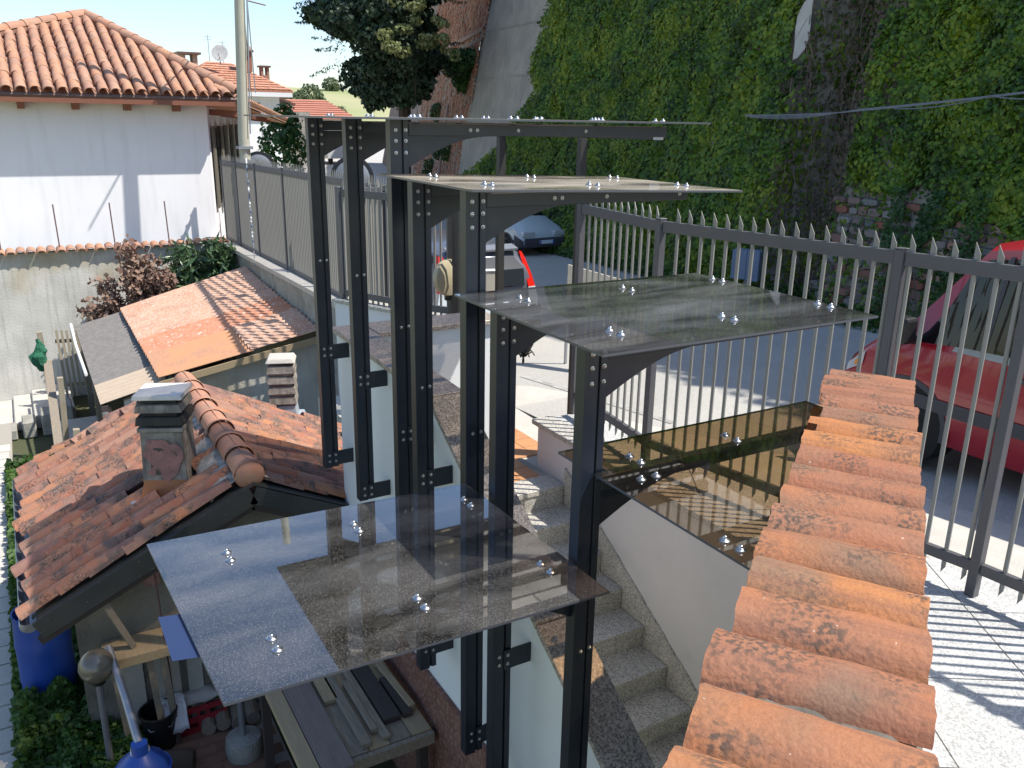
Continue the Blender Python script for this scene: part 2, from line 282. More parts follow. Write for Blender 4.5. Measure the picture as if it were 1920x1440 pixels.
# ---------------------------------------------------------------- mesh helpers
class MB:
    def __init__(s): s.v = []; s.f = []
    def add(s, vs, fs):
        o = len(s.v); s.v += [tuple(p) for p in vs]; s.f += [tuple(i + o for i in f) for f in fs]; return s
    def box(s, a, b):
        x0, y0, z0 = a; x1, y1, z1 = b
        return s.add([(x0, y0, z0), (x1, y0, z0), (x1, y1, z0), (x0, y1, z0), (x0, y0, z1), (x1, y0, z1), (x1, y1, z1), (x0, y1, z1)],
                     [(0, 3, 2, 1), (4, 5, 6, 7), (0, 1, 5, 4), (1, 2, 6, 5), (2, 3, 7, 6), (3, 0, 4, 7)])
    def bar(s, a, b, w, h, upv=(0, 0, 1)):
        a = Vector(a); b = Vector(b); d = (b - a).normalized(); upv = Vector(upv)
        if abs(d.dot(upv)) > .98: upv = Vector((1, 0, 0))
        x = d.cross(upv).normalized(); y = x.cross(d).normalized()
        vs = [p + x * (i * w / 2) + y * (j * h / 2) for p in (a, b) for i, j in ((-1, -1), (1, -1), (1, 1), (-1, 1))]
        return s.add(vs, [(0, 1, 2, 3), (7, 6, 5, 4), (0, 4, 5, 1), (1, 5, 6, 2), (2, 6, 7, 3), (3, 7, 4, 0)])
    def tube(s, pts, r, n=8, caps=True):
        pts = [Vector(p) for p in pts]; rs = r if isinstance(r, (list, tuple)) else [r] * len(pts); vs = []; fs = []
        for i, p in enumerate(pts):
            d = (pts[min(i + 1, len(pts) - 1)] - pts[max(i - 1, 0)]).normalized()
            q = Vector((0, 0, 1)) if abs(d.z) < .95 else Vector((1, 0, 0))
            x = d.cross(q).normalized(); y = x.cross(d).normalized()
            for k in range(n):
                a = 2 * PI * k / n; vs.append(p + (x * math.cos(a) + y * math.sin(a)) * rs[i])
        for i in range(len(pts) - 1):
            for k in range(n):
                fs.append((i * n + k, i * n + (k + 1) % n, (i + 1) * n + (k + 1) % n, (i + 1) * n + k))
        if caps: fs += [tuple(range(n))[::-1], tuple((len(pts) - 1) * n + k for k in range(n))]
        return s.add(vs, fs)
    def lathe(s, c, prof, n=16, ax=None):
        c = Vector(c); ax = Vector(ax or (0, 0, 1)).normalized(); q = Vector((1, 0, 0)) if abs(ax.z) > .9 else Vector((0, 0, 1))
        x = ax.cross(q).normalized(); y = ax.cross(x); vs = []; fs = []
        for r, h in prof:
            for k in range(n):
                a = 2 * PI * k / n; vs.append(c + ax * h + (x * math.cos(a) + y * math.sin(a)) * r)
        for i in range(len(prof) - 1):
            for k in range(n): fs.append((i * n + k, i * n + (k + 1) % n, (i + 1) * n + (k + 1) % n, (i + 1) * n + k))
        fs += [tuple(range(n))[::-1], tuple((len(prof) - 1) * n + k for k in range(n))]
        return s.add(vs, fs)
    def prism(s, poly, a, b, plane='xy'):
        """poly extruded between a and b along the axis missing from plane"""
        def P(p, t):
            return {'xy': (p[0], p[1], t), 'xz': (p[0], t, p[1]), 'yz': (t, p[0], p[1])}[plane]
        n = len(poly); vs = [P(p, a) for p in poly] + [P(p, b) for p in poly]
        fs = [tuple(range(n)), tuple(range(n, 2 * n))[::-1]] + [(i, (i + 1) % n, n + (i + 1) % n, n + i)[::-1] for i in range(n)]
        return s.add(vs, fs)
    def quad(s, *p): return s.add(p, [tuple(range(len(p)))])
    def slab(s, quad, t):
        """four corners thickened by t along the normal (downwards for t<0)"""
        q = [Vector(p) for p in quad]; nrm = (q[1] - q[0]).cross(q[3] - q[0]).normalized() * t
        return s.add([*q, *[p + nrm for p in q]], [(0, 1, 2, 3), (7, 6, 5, 4), (0, 4, 5, 1), (1, 5, 6, 2), (2, 6, 7, 3), (3, 7, 4, 0)])

def origin_of(o):
    v = Vector((0, 0, 0))
    while o is not None: v = v + o.location; o = o.parent
    return v
def build(name, mb, m, parent=None, smooth=False, loc=None, local=False, bevel=0, fixn=True, seg=1):
    me = bpy.data.meshes.new(name); me.from_pydata(mb.v, [], mb.f)
    o = bpy.data.objects.new(name, me); col.objects.link(o)
    base = Vector((0, 0, 0))
    if parent is not None:
        o.parent = parent
        if not local: base = origin_of(parent)
    if loc is not None:
        loc = Vector(loc)
        if not local: o.location = loc - base; base = loc
        else: o.location = loc
    if not local or loc is not None:
        off = base if not local else Vector((0, 0, 0))
        if off.length > 0: me.transform(Matrix.Translation(-off))
    if m is not None: me.materials.append(m)
    if fixn:
        import bmesh
        bm = bmesh.new(); bm.from_mesh(me); bmesh.ops.recalc_face_normals(bm, faces=bm.faces); bm.to_mesh(me); bm.free()
    if smooth:
        for p in me.polygons: p.use_smooth = True
        try: me.set_sharp_from_angle(angle=math.radians(40))
        except Exception: pass
    if bevel:
        b = o.modifiers.new('bevel', 'BEVEL'); b.width = bevel; b.segments = seg; b.limit_method = 'ANGLE'
    return o
def tag(o, label=None, cat=None, group=None, kind=None):
    if label: o['label'] = label
    if cat: o['category'] = cat
    if group: o['group'] = group
    if kind: o['kind'] = kind
    return o
def thing(name, label, cat, loc=(0, 0, 0), rz=0, group=None):
    o = bpy.data.objects.new(name, None); col.objects.link(o); o.location = loc; o.rotation_euler = (0, 0, rz); o.empty_display_size = .1
    return tag(o, label, cat, group)
def struct(name, mb, m, parent=None, **k):
    o = build(name, mb, m, parent, **k)
    if parent is None: o['kind'] = 'structure'
    return o
def clone(o, parent=None, loc=None, rot=None):
    c = o.copy(); col.objects.link(c)
    if parent is not None: c.parent = parent
    if loc is not None: c.location = loc
    if rot is not None: c.rotation_euler = rot
    for k in ('label', 'group', 'category'):
        pass
    return c
def copy_tree(o, parent=None):
    c = o.copy(); col.objects.link(c); c.parent = parent
    for ch in list(o.children): copy_tree(ch, c)
    return c
def leaves(name, P, N, size, m, parent=None, droop=.4, kind='stuff', shape='leaf', loc=None, jitter=.5):
    """many leaf-sized faces at P with normals near N"""
    P = np.asarray(P, float); n = len(P); N = np.asarray(N, float) + rng.normal(0, jitter, (n, 3)); N /= np.linalg.norm(N, axis=1)[:, None]
    down = np.tile(np.array([0, 0, -1.0]), (n, 1)) + rng.normal(0, droop, (n, 3))
    T = down - (down * N).sum(1)[:, None] * N; T /= np.linalg.norm(T, axis=1)[:, None] + 1e-9
    B = np.cross(N, T); sz = (size * rng.uniform(.6, 1.35, n))[:, None] if np.isscalar(size) else np.asarray(size)[:, None]
    if shape == 'leaf': tmpl = [(-.5, 0, 0), (-.05, .45, .06), (.55, 0, -.05), (-.05, -.45, .06)]; fs = [(0, 1, 2), (0, 2, 3)]
    elif shape == 'blade': tmpl = [(-.5, .05, 0), (-.5, -.05, 0), (.6, 0, .02)]; fs = [(0, 1, 2)]
    else: tmpl = [(-.5, 0, 0), (0, .13, .03), (.6, 0, -.03), (0, -.13, .03)]; fs = [(0, 1, 2), (0, 2, 3)]
    k = len(tmpl); V = np.empty((n, k, 3))
    for i, (a, b, c) in enumerate(tmpl): V[:, i] = P + sz * (T * a + B * b + N * c)
    base = Vector((0, 0, 0))
    if loc is not None: base = Vector(loc)
    elif parent is not None: base = origin_of(parent)
    V = V.reshape(-1, 3) - np.array(base)
    me = bpy.data.meshes.new(name); me.vertices.add(n * k); me.vertices.foreach_set('co', V.astype(np.float32).ravel())
    nf = n * len(fs); idx = (np.arange(n)[:, None, None] * k + np.array(fs)[None]).reshape(-1)
    me.loops.add(nf * 3); me.loops.foreach_set('vertex_index', idx.astype(np.int32))
    me.polygons.add(nf); me.polygons.foreach_set('loop_start', (np.arange(nf) * 3).astype(np.int32)); me.polygons.foreach_set('loop_total', np.full(nf, 3, np.int32))
    me.update(calc_edges=True); me.validate(); me.materials.append(m)
    o = bpy.data.objects.new(name, me); col.objects.link(o)
    if parent is not None: o.parent = parent; o.location = base - origin_of(parent)
    else: o.location = base
    if kind: o['kind'] = kind
    return o
def noise1(x, seed=0, f=1.0):
    return math.sin(x * 1.7 * f + seed) * .5 + math.sin(x * 3.9 * f + seed * 2.1) * .3 + math.sin(x * 8.3 * f + seed * 3.7) * .2
from mathutils import noise as mnoise
def fbm(p, sc_=1.0): return mnoise.fractal(Vector(p) * sc_, 1.0, 2.0, 4)

def coppo(name, L=.45, r0=.095, r1=.078, th=.012, n=9, arc=PI * .86):
    """one half-round clay tile, convex side up, axis along x, wide end at -x"""
    vs = []; fs = []
    nx = 3
    for i in range(nx):
        t = i / (nx - 1); x = -L / 2 + L * t; r = r0 + (r1 - r0) * t
        for rr in (r, r - th):
            for k in range(n):
                a = PI / 2 - arc / 2 + arc * k / (n - 1)
                vs.append((x, rr * math.cos(a), rr * math.sin(a) - r * math.cos(arc / 2) - 0.0))
    S = 2 * n
    for i in range(nx - 1):
        for k in range(n - 1):
            fs.append((i * S + k, (i + 1) * S + k, (i + 1) * S + k + 1, i * S + k + 1))
            fs.append((i * S + n + k, i * S + n + k + 1, (i + 1) * S + n + k + 1, (i + 1) * S + n + k))
        fs.append((i * S, i * S + n, (i + 1) * S + n, (i + 1) * S)); fs.append((i * S + n - 1, (i + 1) * S + n - 1, (i + 1) * S + 2 * n - 1, i * S + 2 * n - 1))
    for i in (0, nx - 1):
        for k in range(n - 1): fs.append((i * S + k, i * S + k + 1, i * S + n + k + 1, i * S + n + k))
    me = bpy.data.meshes.new(name); me.from_pydata(vs, [], fs)
    import bmesh
    bm = bmesh.new(); bm.from_mesh(me); bmesh.ops.recalc_face_normals(bm, faces=bm.faces); bm.to_mesh(me); bm.free()
    for p in me.polygons: p.use_smooth = True
    me.set_sharp_from_angle(angle=math.radians(35))
    return me
def place(name, me, m, parent, pos, X, Z, jit=0, scale=None):
    """an object sharing mesh me with its local x along X and z near Z, at world pos"""
    X = Vector(X).normalized(); Z = Vector(Z)
    Y = Z.cross(X).normalized(); Z = X.cross(Y)
    R = Matrix((X, Y, Z)).transposed()
    if jit: R = R @ Matrix.Rotation(random.gauss(0, jit), 3, 'Z') @ Matrix.Rotation(random.gauss(0, jit * .5), 3, 'Y') @ Matrix.Rotation(random.gauss(0, jit), 3, 'X')
    o = bpy.data.objects.new(name, me); col.objects.link(o)
    if m is not None and len(me.materials) == 0: me.materials.append(m)
    if parent is not None: o.parent = parent
    o.matrix_local = Matrix.Translation(Vector(pos) - (origin_of(parent) if parent is not None else Vector())) @ R.to_4x4() @ (Matrix.Diagonal((*scale, 1)) if scale else Matrix.Identity(4))
    return o

ROADZ = lambda x, y: -2.63 - .056 * max(min(y, 19.0), -6) if y < 19 else -2.63 - .056 * 19 - .002 * (y - 19)
# ================================================================ SETTING
# ground: one big sheet of terrain far below/around, then road, terrace, yard
def grid(x0, x1, y0, y1, nx, ny, zf):
    mb = MB(); vs = [(x0 + (x1 - x0) * i / nx, y0 + (y1 - y0) * j / ny, 0) for j in range(ny + 1) for i in range(nx + 1)]
    vs = [(x, y, zf(x, y)) for x, y, _ in vs]
    fs = [(j * (nx + 1) + i, j * (nx + 1) + i + 1, (j + 1) * (nx + 1) + i + 1, (j + 1) * (nx + 1) + i) for j in range(ny) for i in range(nx)]
    return mb.add(vs, fs)
struct('ground', grid(-1200, 1200, -300, 1500, 24, 24, lambda x, y: -6.0), K['field'])
def hillz(x, y): return -6 + 11.5 * max(0, min(1, (y - 105) / 80)) ** .8 + .5 * math.sin(x / 40 + 1.0) + .2 * math.sin(x / 13)
struct('hill', grid(-260, 620, 100, 420, 60, 24, hillz), K['field'])
road = MB()
vs = []; ys = [-7, 0, 4, 6.4, 6.41, 8, 12, 16, 19, 30, 45, 70, 110]
for y in ys:
    sh = max(0, y - 19) * .31
    vs += [(2.1 + sh if y > 6.4 else 2.86, y, ROADZ(0, y)), (13.6 + sh + (0 if y < 19 else 1), y, ROADZ(0, y))]
road.add(vs, [(2 * i, 2 * i + 1, 2 * i + 3, 2 * i + 2) for i in range(len(ys) - 1)])
struct('road', road, K['asphalt'])
# verge of weeds and soil at the foot of the scarp is part of the wall thing below
st = MB()
for (x, y, l, wd, a) in ((3.75, 5.9, 1.5, .10, .15),):
    d = Vector((-math.sin(1.05), math.cos(1.05), 0)); p = Vector((x, y, 0))
A = Vector((3.62, 6.45, 0)); B = Vector((3.9, 4.0, 0)); n_ = (B - A).normalized().cross(Vector((0, 0, 1))) * .045
q = [A - n_, A + n_, B + n_, B - n_]; st.add([(p.x, p.y, ROADZ(0, p.y) + .006) for p in q], [(0, 1, 2, 3)])
struct('road_line', st, K['roadpaint'])
# terrace of pale granite slabs
TZ = -2.5
ter = MB().prism([(2.25, 3.86), (2.25, .42), (-.45, -1.55), (-.45, -6), (3.55, -6), (3.42, -1.6), (3.12, .27), (2.86, 2.63), (2.8, 3.86)], TZ - .35, TZ - .012)
T_ = struct('terrace', ter, K['terrace_joint'])
def clip_poly(poly, a, b):   # keep the part left of a->b
    out = []; a = Vector(a); b = Vector(b); e = b - a
    side = lambda p: e.x * (p[1] - a.y) - e.y * (p[0] - a.x)
    for i in range(len(poly)):
        p, q = poly[i], poly[(i + 1) % len(poly)]; sp, sq = side(p), side(q)
        if sp >= 0: out.append(p)
        if sp * sq < 0: t = sp / (sp - sq); out.append((p[0] + (q[0] - p[0]) * t, p[1] + (q[1] - p[1]) * t))
    return out
tang = math.radians(58); ca, sa = math.cos(tang), math.sin(tang)
outl = [(2.2535, 3.8565), (2.2535, .43), (-.44, -1.54), (-.44, -4), (3.45, -4), (3.40, -1.6), (3.115, .27), (2.855, 2.63), (2.795, 3.8565)]
import bmesh
for i in range(-14, 16):
    for j in range(-14, 16):
        g = .004; L_, W_ = .60, .60
        c = [(i * L_ + g, j * W_ + g), ((i + 1) * L_ - g, j * W_ + g), ((i + 1) * L_ - g, (j + 1) * W_ - g), (i * L_ + g, (j + 1) * W_ - g)]
        c = [(2.5 + x * ca - y * sa, 1.0 + x * sa + y * ca) for x, y in c]
        # convex pieces of the outline: east strip and south-west triangle
        for reg in ([(2.2535, .43), (3.09, .43), (2.795, 3.8565), (2.2535, 3.8565)], [(-.44, -4), (3.45, -4), (3.115, .43), (2.2535, .43), (-.44, -1.54)]):
            p = c
            for k in range(len(reg)):
                p = clip_poly(p, reg[k], reg[(k + 1) % len(reg)])
                if len(p) < 3: break
            if len(p) >= 3:
                ar = abs(sum(p[k][0] * p[(k + 1) % len(p)][1] - p[(k + 1) % len(p)][0] * p[k][1] for k in range(len(p)))) / 2
                if ar > .01: build('granite_slab', MB().prism(p, TZ - .012, TZ + .0015 * random.random()), K['terrace'], T_)
# concrete strip between the fence and the road
strip = MB()
pts = [(3.55, -6), (3.42, -1.6), (3.12, .27), (2.86, 2.63), (2.8, 3.86)]
prev = None
for (x, y) in pts:
    cur = [(x, y, TZ - .03), (x + 1.25 if y < 3 else x + .9, y, ROADZ(0, y) + .01), (x, y, TZ - .4)]
    if prev: strip.add([prev[0], prev[1], cur[1], cur[0]], [(0, 1, 2, 3)])
    prev = cur
struct('pavement', strip, K['concrete'])
# landing at the top of the stairs, apron towards the gate
LZ = -2.93
land = MB().prism([(1.12, 3.4), (2.25, 3.4), (2.25, 3.9), (2.8, 3.9), (3.75, 4.2), (3.9, 5.1), (3.4, 5.9), (2.6, 6.38), (2.1, 6.38), (1.12, 6.6)], LZ - .5, LZ)
struct('landing', land, K['concrete'])
lt = MB(); LT = None
for i in range(7):
    for j in range(8):
        x0 = 1.13 + i * .20; y0 = 3.46 + j * .20
        if x0 > 2.02 and y0 < 3.95: continue
        o = build('orange_tile', MB().box((x0 + .003, y0 + .003, LZ), (x0 + .197, y0 + .197, LZ + .012)), K['tiltile'])
        if LT is None:
            LT = struct('tiled_landing', MB().box((1.125, 3.63, LZ), (2.2, 5.07, LZ + .006)), K['concrete_old'])
        o.parent = LT
# ---- stairs
ST = struct('stairs', MB().prism([(3.36, -3.22), (3.36, -5.1), (-.3, -5.1), (-.3, -5.44)][:3] + [(1.0, -4.64)], .30, 2.19, 'yz'), K['granite_step'])
nose = 3.40; zt = LZ - .02
for k in range(13):
    y1 = nose - .285 * k; z = LZ - .172 * k
    if k == 0: continue
    b = (nose - .285 * (k - 1))
    # tread slab with a nosing, riser plate below it
    build('tread', MB().box((.292, y1 - .285 + .255, z - .035), (2.198, b - .012, z)), K['granite_step'], ST, bevel=.004)
    build('riser', MB().box((.294, b - .020, z + .0), (2.196, b - .002, z + .172 - .036)), K['granite_step'], ST)
build('tread', MB().box((.292, 3.37, LZ - .035), (2.198, 3.62, LZ + .014)), K['granite_step'], ST, bevel=.004)
# yard
YZ = -5.1
struct('yard_ground', MB().prism([(-5, -3), (1.9, -3), (1.9, 12.0), (-5, 12.0)], YZ - .4, YZ - .015), K['soil'])
YF = struct('yard_paving', MB().prism([(-1.22, 2.6), (-.1, 2.6), (-.1, 5.0), (-1.1, 5.0)], YZ - .014, YZ + .006), K['terrace_joint'])
nb = 0
for i in range(16):
    for j in range(20):
        y0 = 2.62 + j * .122; x0 = -1.22 + i * .245 + (.12 if j % 2 else 0)
        if x0 < -1.2 + (y0 - 2.6) * .04 or x0 + .24 > -.1: continue
        nb += 1
        build('paver', MB().box((x0 + .003, y0 + .003, YZ), (x0 + .242, y0 + .119, YZ + .016 + .004 * random.random())), K['yardtile'], YF)
P_ = struct('garden_path', MB().prism([(-2.6, 3), (-2.02, 3), (-1.98, 14), (-2.7, 14)], YZ - .014, YZ + .01), K['terrace_joint'])
for j in range(26):
    y0 = 4.0 + j * .34
    build('path_slab', MB().box((-2.55, y0 + .01 * random.random(), YZ + .01), (-2.04 + .03 * random.random(), y0 + .32, YZ + .035)), K['concrete'], P_)
# grass in the yard
n = 26000; gx = rng.uniform(-2.05, -1.15, n); gy = rng.uniform(3.6, 11.6, n)
keep = ~((gx > -1.45) & (gy > 4.2) & (gy < 10.5))
gx = gx[keep]; gy = gy[keep]; hgt = np.array([.5 + .5 * mnoise.noise(Vector((a * 2, b * 2, 3))) for a, b in zip(gx, gy)])
P = np.stack([gx, gy, YZ + .02 + rng.uniform(0, .22, len(gx)) * (.3 + hgt)], 1)
tag(leaves('grass', P, np.tile([0, -.3, .6], (len(P), 1)), .09, K['grass'], droop=1.2, jitter=1.0), 'long green grass and weeds growing beside the shed and garden path', 'grass')
n = 22000; gx = rng.uniform(-1.75, -1.12, n); gy = rng.uniform(3.2, 4.7, n)
n = n
P = np.stack([gx, gy, YZ + .02 + rng.uniform(0, .42, n) * np.array([.55 + .45 * mnoise.noise(Vector((a * 4, b * 4, 9))) for a, b in zip(gx, gy)])], 1)
hs = thing('herb_bush', 'low bright green leafy bush at the foot of the shed, bottom left', 'bush', (-1.45, 3.9, YZ))
leaves('foliage', P, np.tile([0, -.4, .7], (n, 1)), .038, K['ivy_green'], hs, droop=.8, jitter=.8)
# kerb wall carrying the long fence
KB = thing('kerb_wall', 'long rough concrete retaining wall under the dense grey street fence', 'wall', (2.1, 10, -4))
kb = MB(); ys = [6.6, 8, 10, 12, 14, 16]
for y0, y1 in zip(ys[:-1], ys[1:]):
    za, zb = -2.36 - .012 * (y0 - 7), -2.36 - .012 * (y1 - 7)
    kb.add([(2.0, y0, za), (2.5, y0, za), (2.5, y1, zb), (2.0, y1, zb), (2.0, y0, YZ), (2.5, y0, YZ), (2.5, y1, YZ), (2.0, y1, YZ)], [(0, 1, 2, 3), (0, 3, 7, 4), (1, 5, 6, 2), (0, 4, 5, 1), (3, 2, 6, 7)])
    build('coping_stone', MB().add([(1.95, y0 + .006, za + .002), (2.22, y0 + .006, za + .002), (2.22, y1 - .006, zb + .002), (1.95, y1 - .006, zb + .002), (1.95, y0 + .006, za + .07), (2.22, y0 + .006, za + .07), (2.22, y1 - .006, zb + .07), (1.95, y1 - .006, zb + .07)],
          [(4, 5, 6, 7), (0, 4, 7, 3), (1, 2, 6, 5), (0, 1, 5, 4), (3, 7, 6, 2)]), K['concrete'], KB)
build('wall_body', kb, K['concrete_old'], KB)
# ================================================================ WALLS ROUND THE STAIRS
# left wall of the stairs, with granite coping; everything on it is seen from outside
WX0, WX1 = .115, .289
prof = [(2.86, -1.24 - .03), (1.47, -1.27 - .03), (-.15, -2.30 - .06), (-.15, YZ), (2.86, YZ)]
SW = thing('stair_wall', 'white plastered stair wall with sloping granite coping behind the black posts', 'wall', (.25, 1.4, YZ))
build('plaster_wall', MB().prism(prof, WX0 + .02, WX1 - .02, 'yz'), K['white_wall'], SW)
def coping(p, q, x0, x1, t=.03, zoff=0.0):
    (y0, z0), (y1, z1) = p, q
    return MB().add([(x0, y0, z0), (x1, y0, z0), (x1, y1, z1), (x0, y1, z1), (x0, y0, z0 - t), (x1, y0, z0 - t), (x1, y1, z1 - t), (x0, y1, z1 - t)],
                    [(0, 1, 2, 3), (7, 6, 5, 4), (0, 4, 5, 1), (1, 5, 6, 2), (2, 6, 7, 3), (3, 7, 4, 0)])
segs = [((2.88, -1.235), (2.1, -1.25)), ((2.094, -1.25), (1.47, -1.272)), ((1.464, -1.275), (1.0, -1.577)), ((.994, -1.581), (.45, -1.935)), ((.444, -1.939), (-.17, -2.34))]
for a, b in segs: build('granite_coping', coping(a, b, WX0 - .012, WX1 + .012), K['granite'], SW, bevel=.003)
build('granite_coping', MB().box((WX1 + .016, 2.60, -1.262), (1.15, 2.88, -1.232)), K['granite'], SW, bevel=.003)
build('end_wall', MB().box((WX1 + .016, 2.64, YZ + .1), (1.12, 2.84, -1.264)), K['white_wall'], SW)
build('stone_cladding', MB().prism([(2.86, -2.86), (-.2, -2.88), (-.2, -3.86), (2.86, -3.86)], WX0 - .005, WX0 + .018, 'yz'), K['plinth'], SW)
if 0: PL_ = thing('stone_ledge', 'red brown stone ledge at the foot of the white stair wall, below the timber table', 'ledge', (-.3, 1.5, YZ))
if 0: build('ledge_body', MB().box((-.52, .2, YZ), (WX0 + .017, 2.55, -3.965)), K['plinth'], PL_)
# right wall: edge of the terrace, with stepped granite skirting
RW = thing('terrace_wall', 'plain cream plastered wall along the right side of the granite stairs', 'wall', (2.25, 2, YZ))
build('plaster_wall', MB().box((2.222, .40, YZ), (2.25, 3.84, TZ - .045)), K['stair_white'], RW)
build('plaster_wall', MB().box((2.2525, 3.862, YZ), (2.80, 3.88, TZ - .045)), K['stair_white'], RW)
build('granite_edge', MB().box((2.19, .41, TZ - .042), (2.40, 3.90, TZ + .004)), K['granite_step'], RW, bevel=.008, seg=2)
for k in range(1, 11):
    b = nose - .285 * (k - 1); z = LZ - .172 * k
    build('skirting', MB().prism([(b - .02, z + .172 + .16), (b - .02, z - .06), (b - .305, z - .232), (b - .305, z + .16), (b - .24, z + .21)], 2.202, 2.2215, 'yz'), K['granite_step'], RW)
# white low wall under the near part of the left fence
LW = thing('low_wall', 'low white wall with a granite top below the grey fence by the gate', 'wall', (2.1, 5.8, LZ))
lwp = [(2.02, 5.30), (2.02, 5.42), (1.55, 6.75), (1.72, 6.80), (2.22, 5.46), (2.22, 5.30)]
build('plaster_wall', MB().prism([(2.04, 5.32), (1.40, 6.72), (1.60, 6.76), (2.20, 5.32)], -3.4, -1.93), K['white_wall'], LW)
build('granite_top', MB().prism([(2.02, 5.29), (1.37, 6.74), (1.62, 6.79), (2.23, 5.29)], -1.928, -1.89), K['granite_step'], LW, bevel=.004)

# ================================================================ FOREGROUND WALL CAPPED WITH CLAY TILES
WA = Vector((-.595, -1.13, -.95)); We = Vector((.811, .585, -.066)).normalized(); Wc = Vector((.585, -.811, 0)).normalized(); Wn = We.cross(Wc) * -1
if Wn.z < 0: Wn = -Wn
TW = thing('tiled_wall', 'grey rendered wall capped with a row of orange clay tiles, right foreground', 'wall', tuple(WA + We * 1.5 + Vector((0, 0, -1.6))))
# body below the tiles
b0 = WA + We * -.9; b1 = WA + We * 3.02
pa = [b0 + Wc * .05, b0 + Wc * .36, b1 + Wc * .36, b1 + Wc * .05]
mbw = MB(); mbw.add([p + Vector((0, 0, -.075)) for p in pa] + [Vector((p.x, p.y, -2.6 if i > 1 else -5.0)) for i, p in enumerate(pa)],
                    [(0, 1, 2, 3), (0, 4, 5, 1), (1, 5, 6, 2), (2, 6, 7, 3), (3, 7, 4, 0), (7, 6, 5, 4)])
build('wall_body', mbw, K['concrete_old'], TW)
# rough mortar bed between the tiles
mm = MB(); NX, NY = 150, 14; vs = []
for i in range(NX + 1):
    for j in range(NY + 1):
        t = -.9 + 3.93 * i / NX; c = .035 + .362 * j / NY
        p = WA + We * t + Wc * c; e = min(1, min(j, NY - j) / 2)
        vs.append(p + Vector((0, 0, -.078 + .030 * e + .014 * mnoise.noise(p * 28) + .006 * mnoise.noise(p * 90))))
mm.add(vs, [(i * (NY + 1) + j, (i + 1) * (NY + 1) + j, (i + 1) * (NY + 1) + j + 1, i * (NY + 1) + j + 1) for i in range(NX) for j in range(NY)])
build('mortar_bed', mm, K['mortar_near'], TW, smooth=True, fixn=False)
tiles_k = [3.0, 2.86, 2.64, 2.42, 2.21, 2.0, 1.79, 1.59, 1.38, 1.18, .985, .79, .60, .41, .205, 0.0, -.20, -.41, -.62, -.82]
def near_tile(seed):
    rr = random.Random(seed); L = .385 + rr.uniform(-.012, .012); r0 = .104; r1 = .096; n = 15; nx = 15; th = .014; vs = []; fs = []
    for i in range(nx):
        t = i / (nx - 1); x = -L / 2 + L * t; r = r0 + (r1 - r0) * t
        for q, rad in enumerate((r, r - th)):
            for k in range(n):
                arc = PI * .80; a = PI / 2 - arc / 2 + arc * k / (n - 1)
                pt = Vector((x, rad * math.cos(a), rad * math.sin(a) * .80))
                d = mnoise.noise(pt * 9 + Vector((seed * 5.1, 0, 0))) * .0045 + mnoise.noise(pt * 45 + Vector((seed * 9, 3, 0))) * .0016
                if i in (0, nx - 1): pt.x += mnoise.noise(pt * 30 + Vector((seed, 7, 1))) * .006
                if k in (0, n - 1): pt.z += mnoise.noise(pt * 18 + Vector((seed, 7, 1))) * .006
                pt += Vector((0, math.cos(a), math.sin(a))) * d
                vs.append(pt)
    S = 2 * n
    for i in range(nx - 1):
        for k in range(n - 1):
            fs.append((i * S + k, (i + 1) * S + k, (i + 1) * S + k + 1, i * S + k + 1)); fs.append((i * S + n + k, i * S + n + k + 1, (i + 1) * S + n + k + 1, (i + 1) * S + n + k))
        fs.append((i * S, i * S + n, (i + 1) * S + n, (i + 1) * S)); fs.append((i * S + n - 1, (i + 1) * S + n - 1, (i + 1) * S + 2 * n - 1, i * S + 2 * n - 1))
    for i in (0, nx - 1):
        for k in range(n - 1): fs.append((i * S + k, i * S + k + 1, i * S + n + k + 1, i * S + n + k))
    return MB().add(vs, fs)
for i, k in enumerate(tiles_k):
    mb = near_tile(i + 1); me_o = build('clay_tile', mb, K['coppo_near'], None, smooth=True)
    me = me_o.data; bpy.data.objects.remove(me_o)
    tilt = random.gauss(0, .012); X = (Wc + We * random.gauss(0, .026) + Vector((0, 0, random.gauss(0, .012)))).normalized()
    pos = WA + We * (k + .0) + Wc * (.214 + random.gauss(0, .006)) + Vector((0, 0, -.075 + random.gauss(0, .004)))
    o = place('clay_tile', me, None, TW, pos, X, Wn + We * random.gauss(0, .04))

# ================================================================ CANOPIES
S_ = K['steel']
def bolt_cap(parent, p, ax, r=.0085, name='bolt'):
    mb = MB().lathe((0, 0, 0), [(.0085, 0), (.0085, .002), (.006, .0025), (.0055, .006), (.0035, .0085), (.0005, .009)], 8)
    global _bolt
    if _bolt is None:
        o = build(name, mb, K['chrome'], None, smooth=True); _bolt = o.data; bpy.data.objects.remove(o)
    return place(name, _bolt, None, parent, p, Vector(ax).cross(Vector((.31, .77, .55))).normalized() if abs(Vector(ax).z) < .5 else (1, 0, 0), ax)
_bolt = None; _tb = None
def top_bolt(parent, p):
    """dome nut on a wide washer, standing on the sheet"""
    global _tb
    if _tb is None:
        mb = MB().lathe((0, 0, 0), [(.0165, 0), (.0165, .002), (.012, .004), (.010, .007), (.0065, .008), (.006, .0125), (.004, .0145), (.0005, .015)], 12)
        o = build('dome_nut', mb, K['chrome'], None, smooth=True); _tb = o.data; bpy.data.objects.remove(o)
    return place('dome_nut', _tb, None, parent, p, (1, 0, 0), (0, 0, 1))
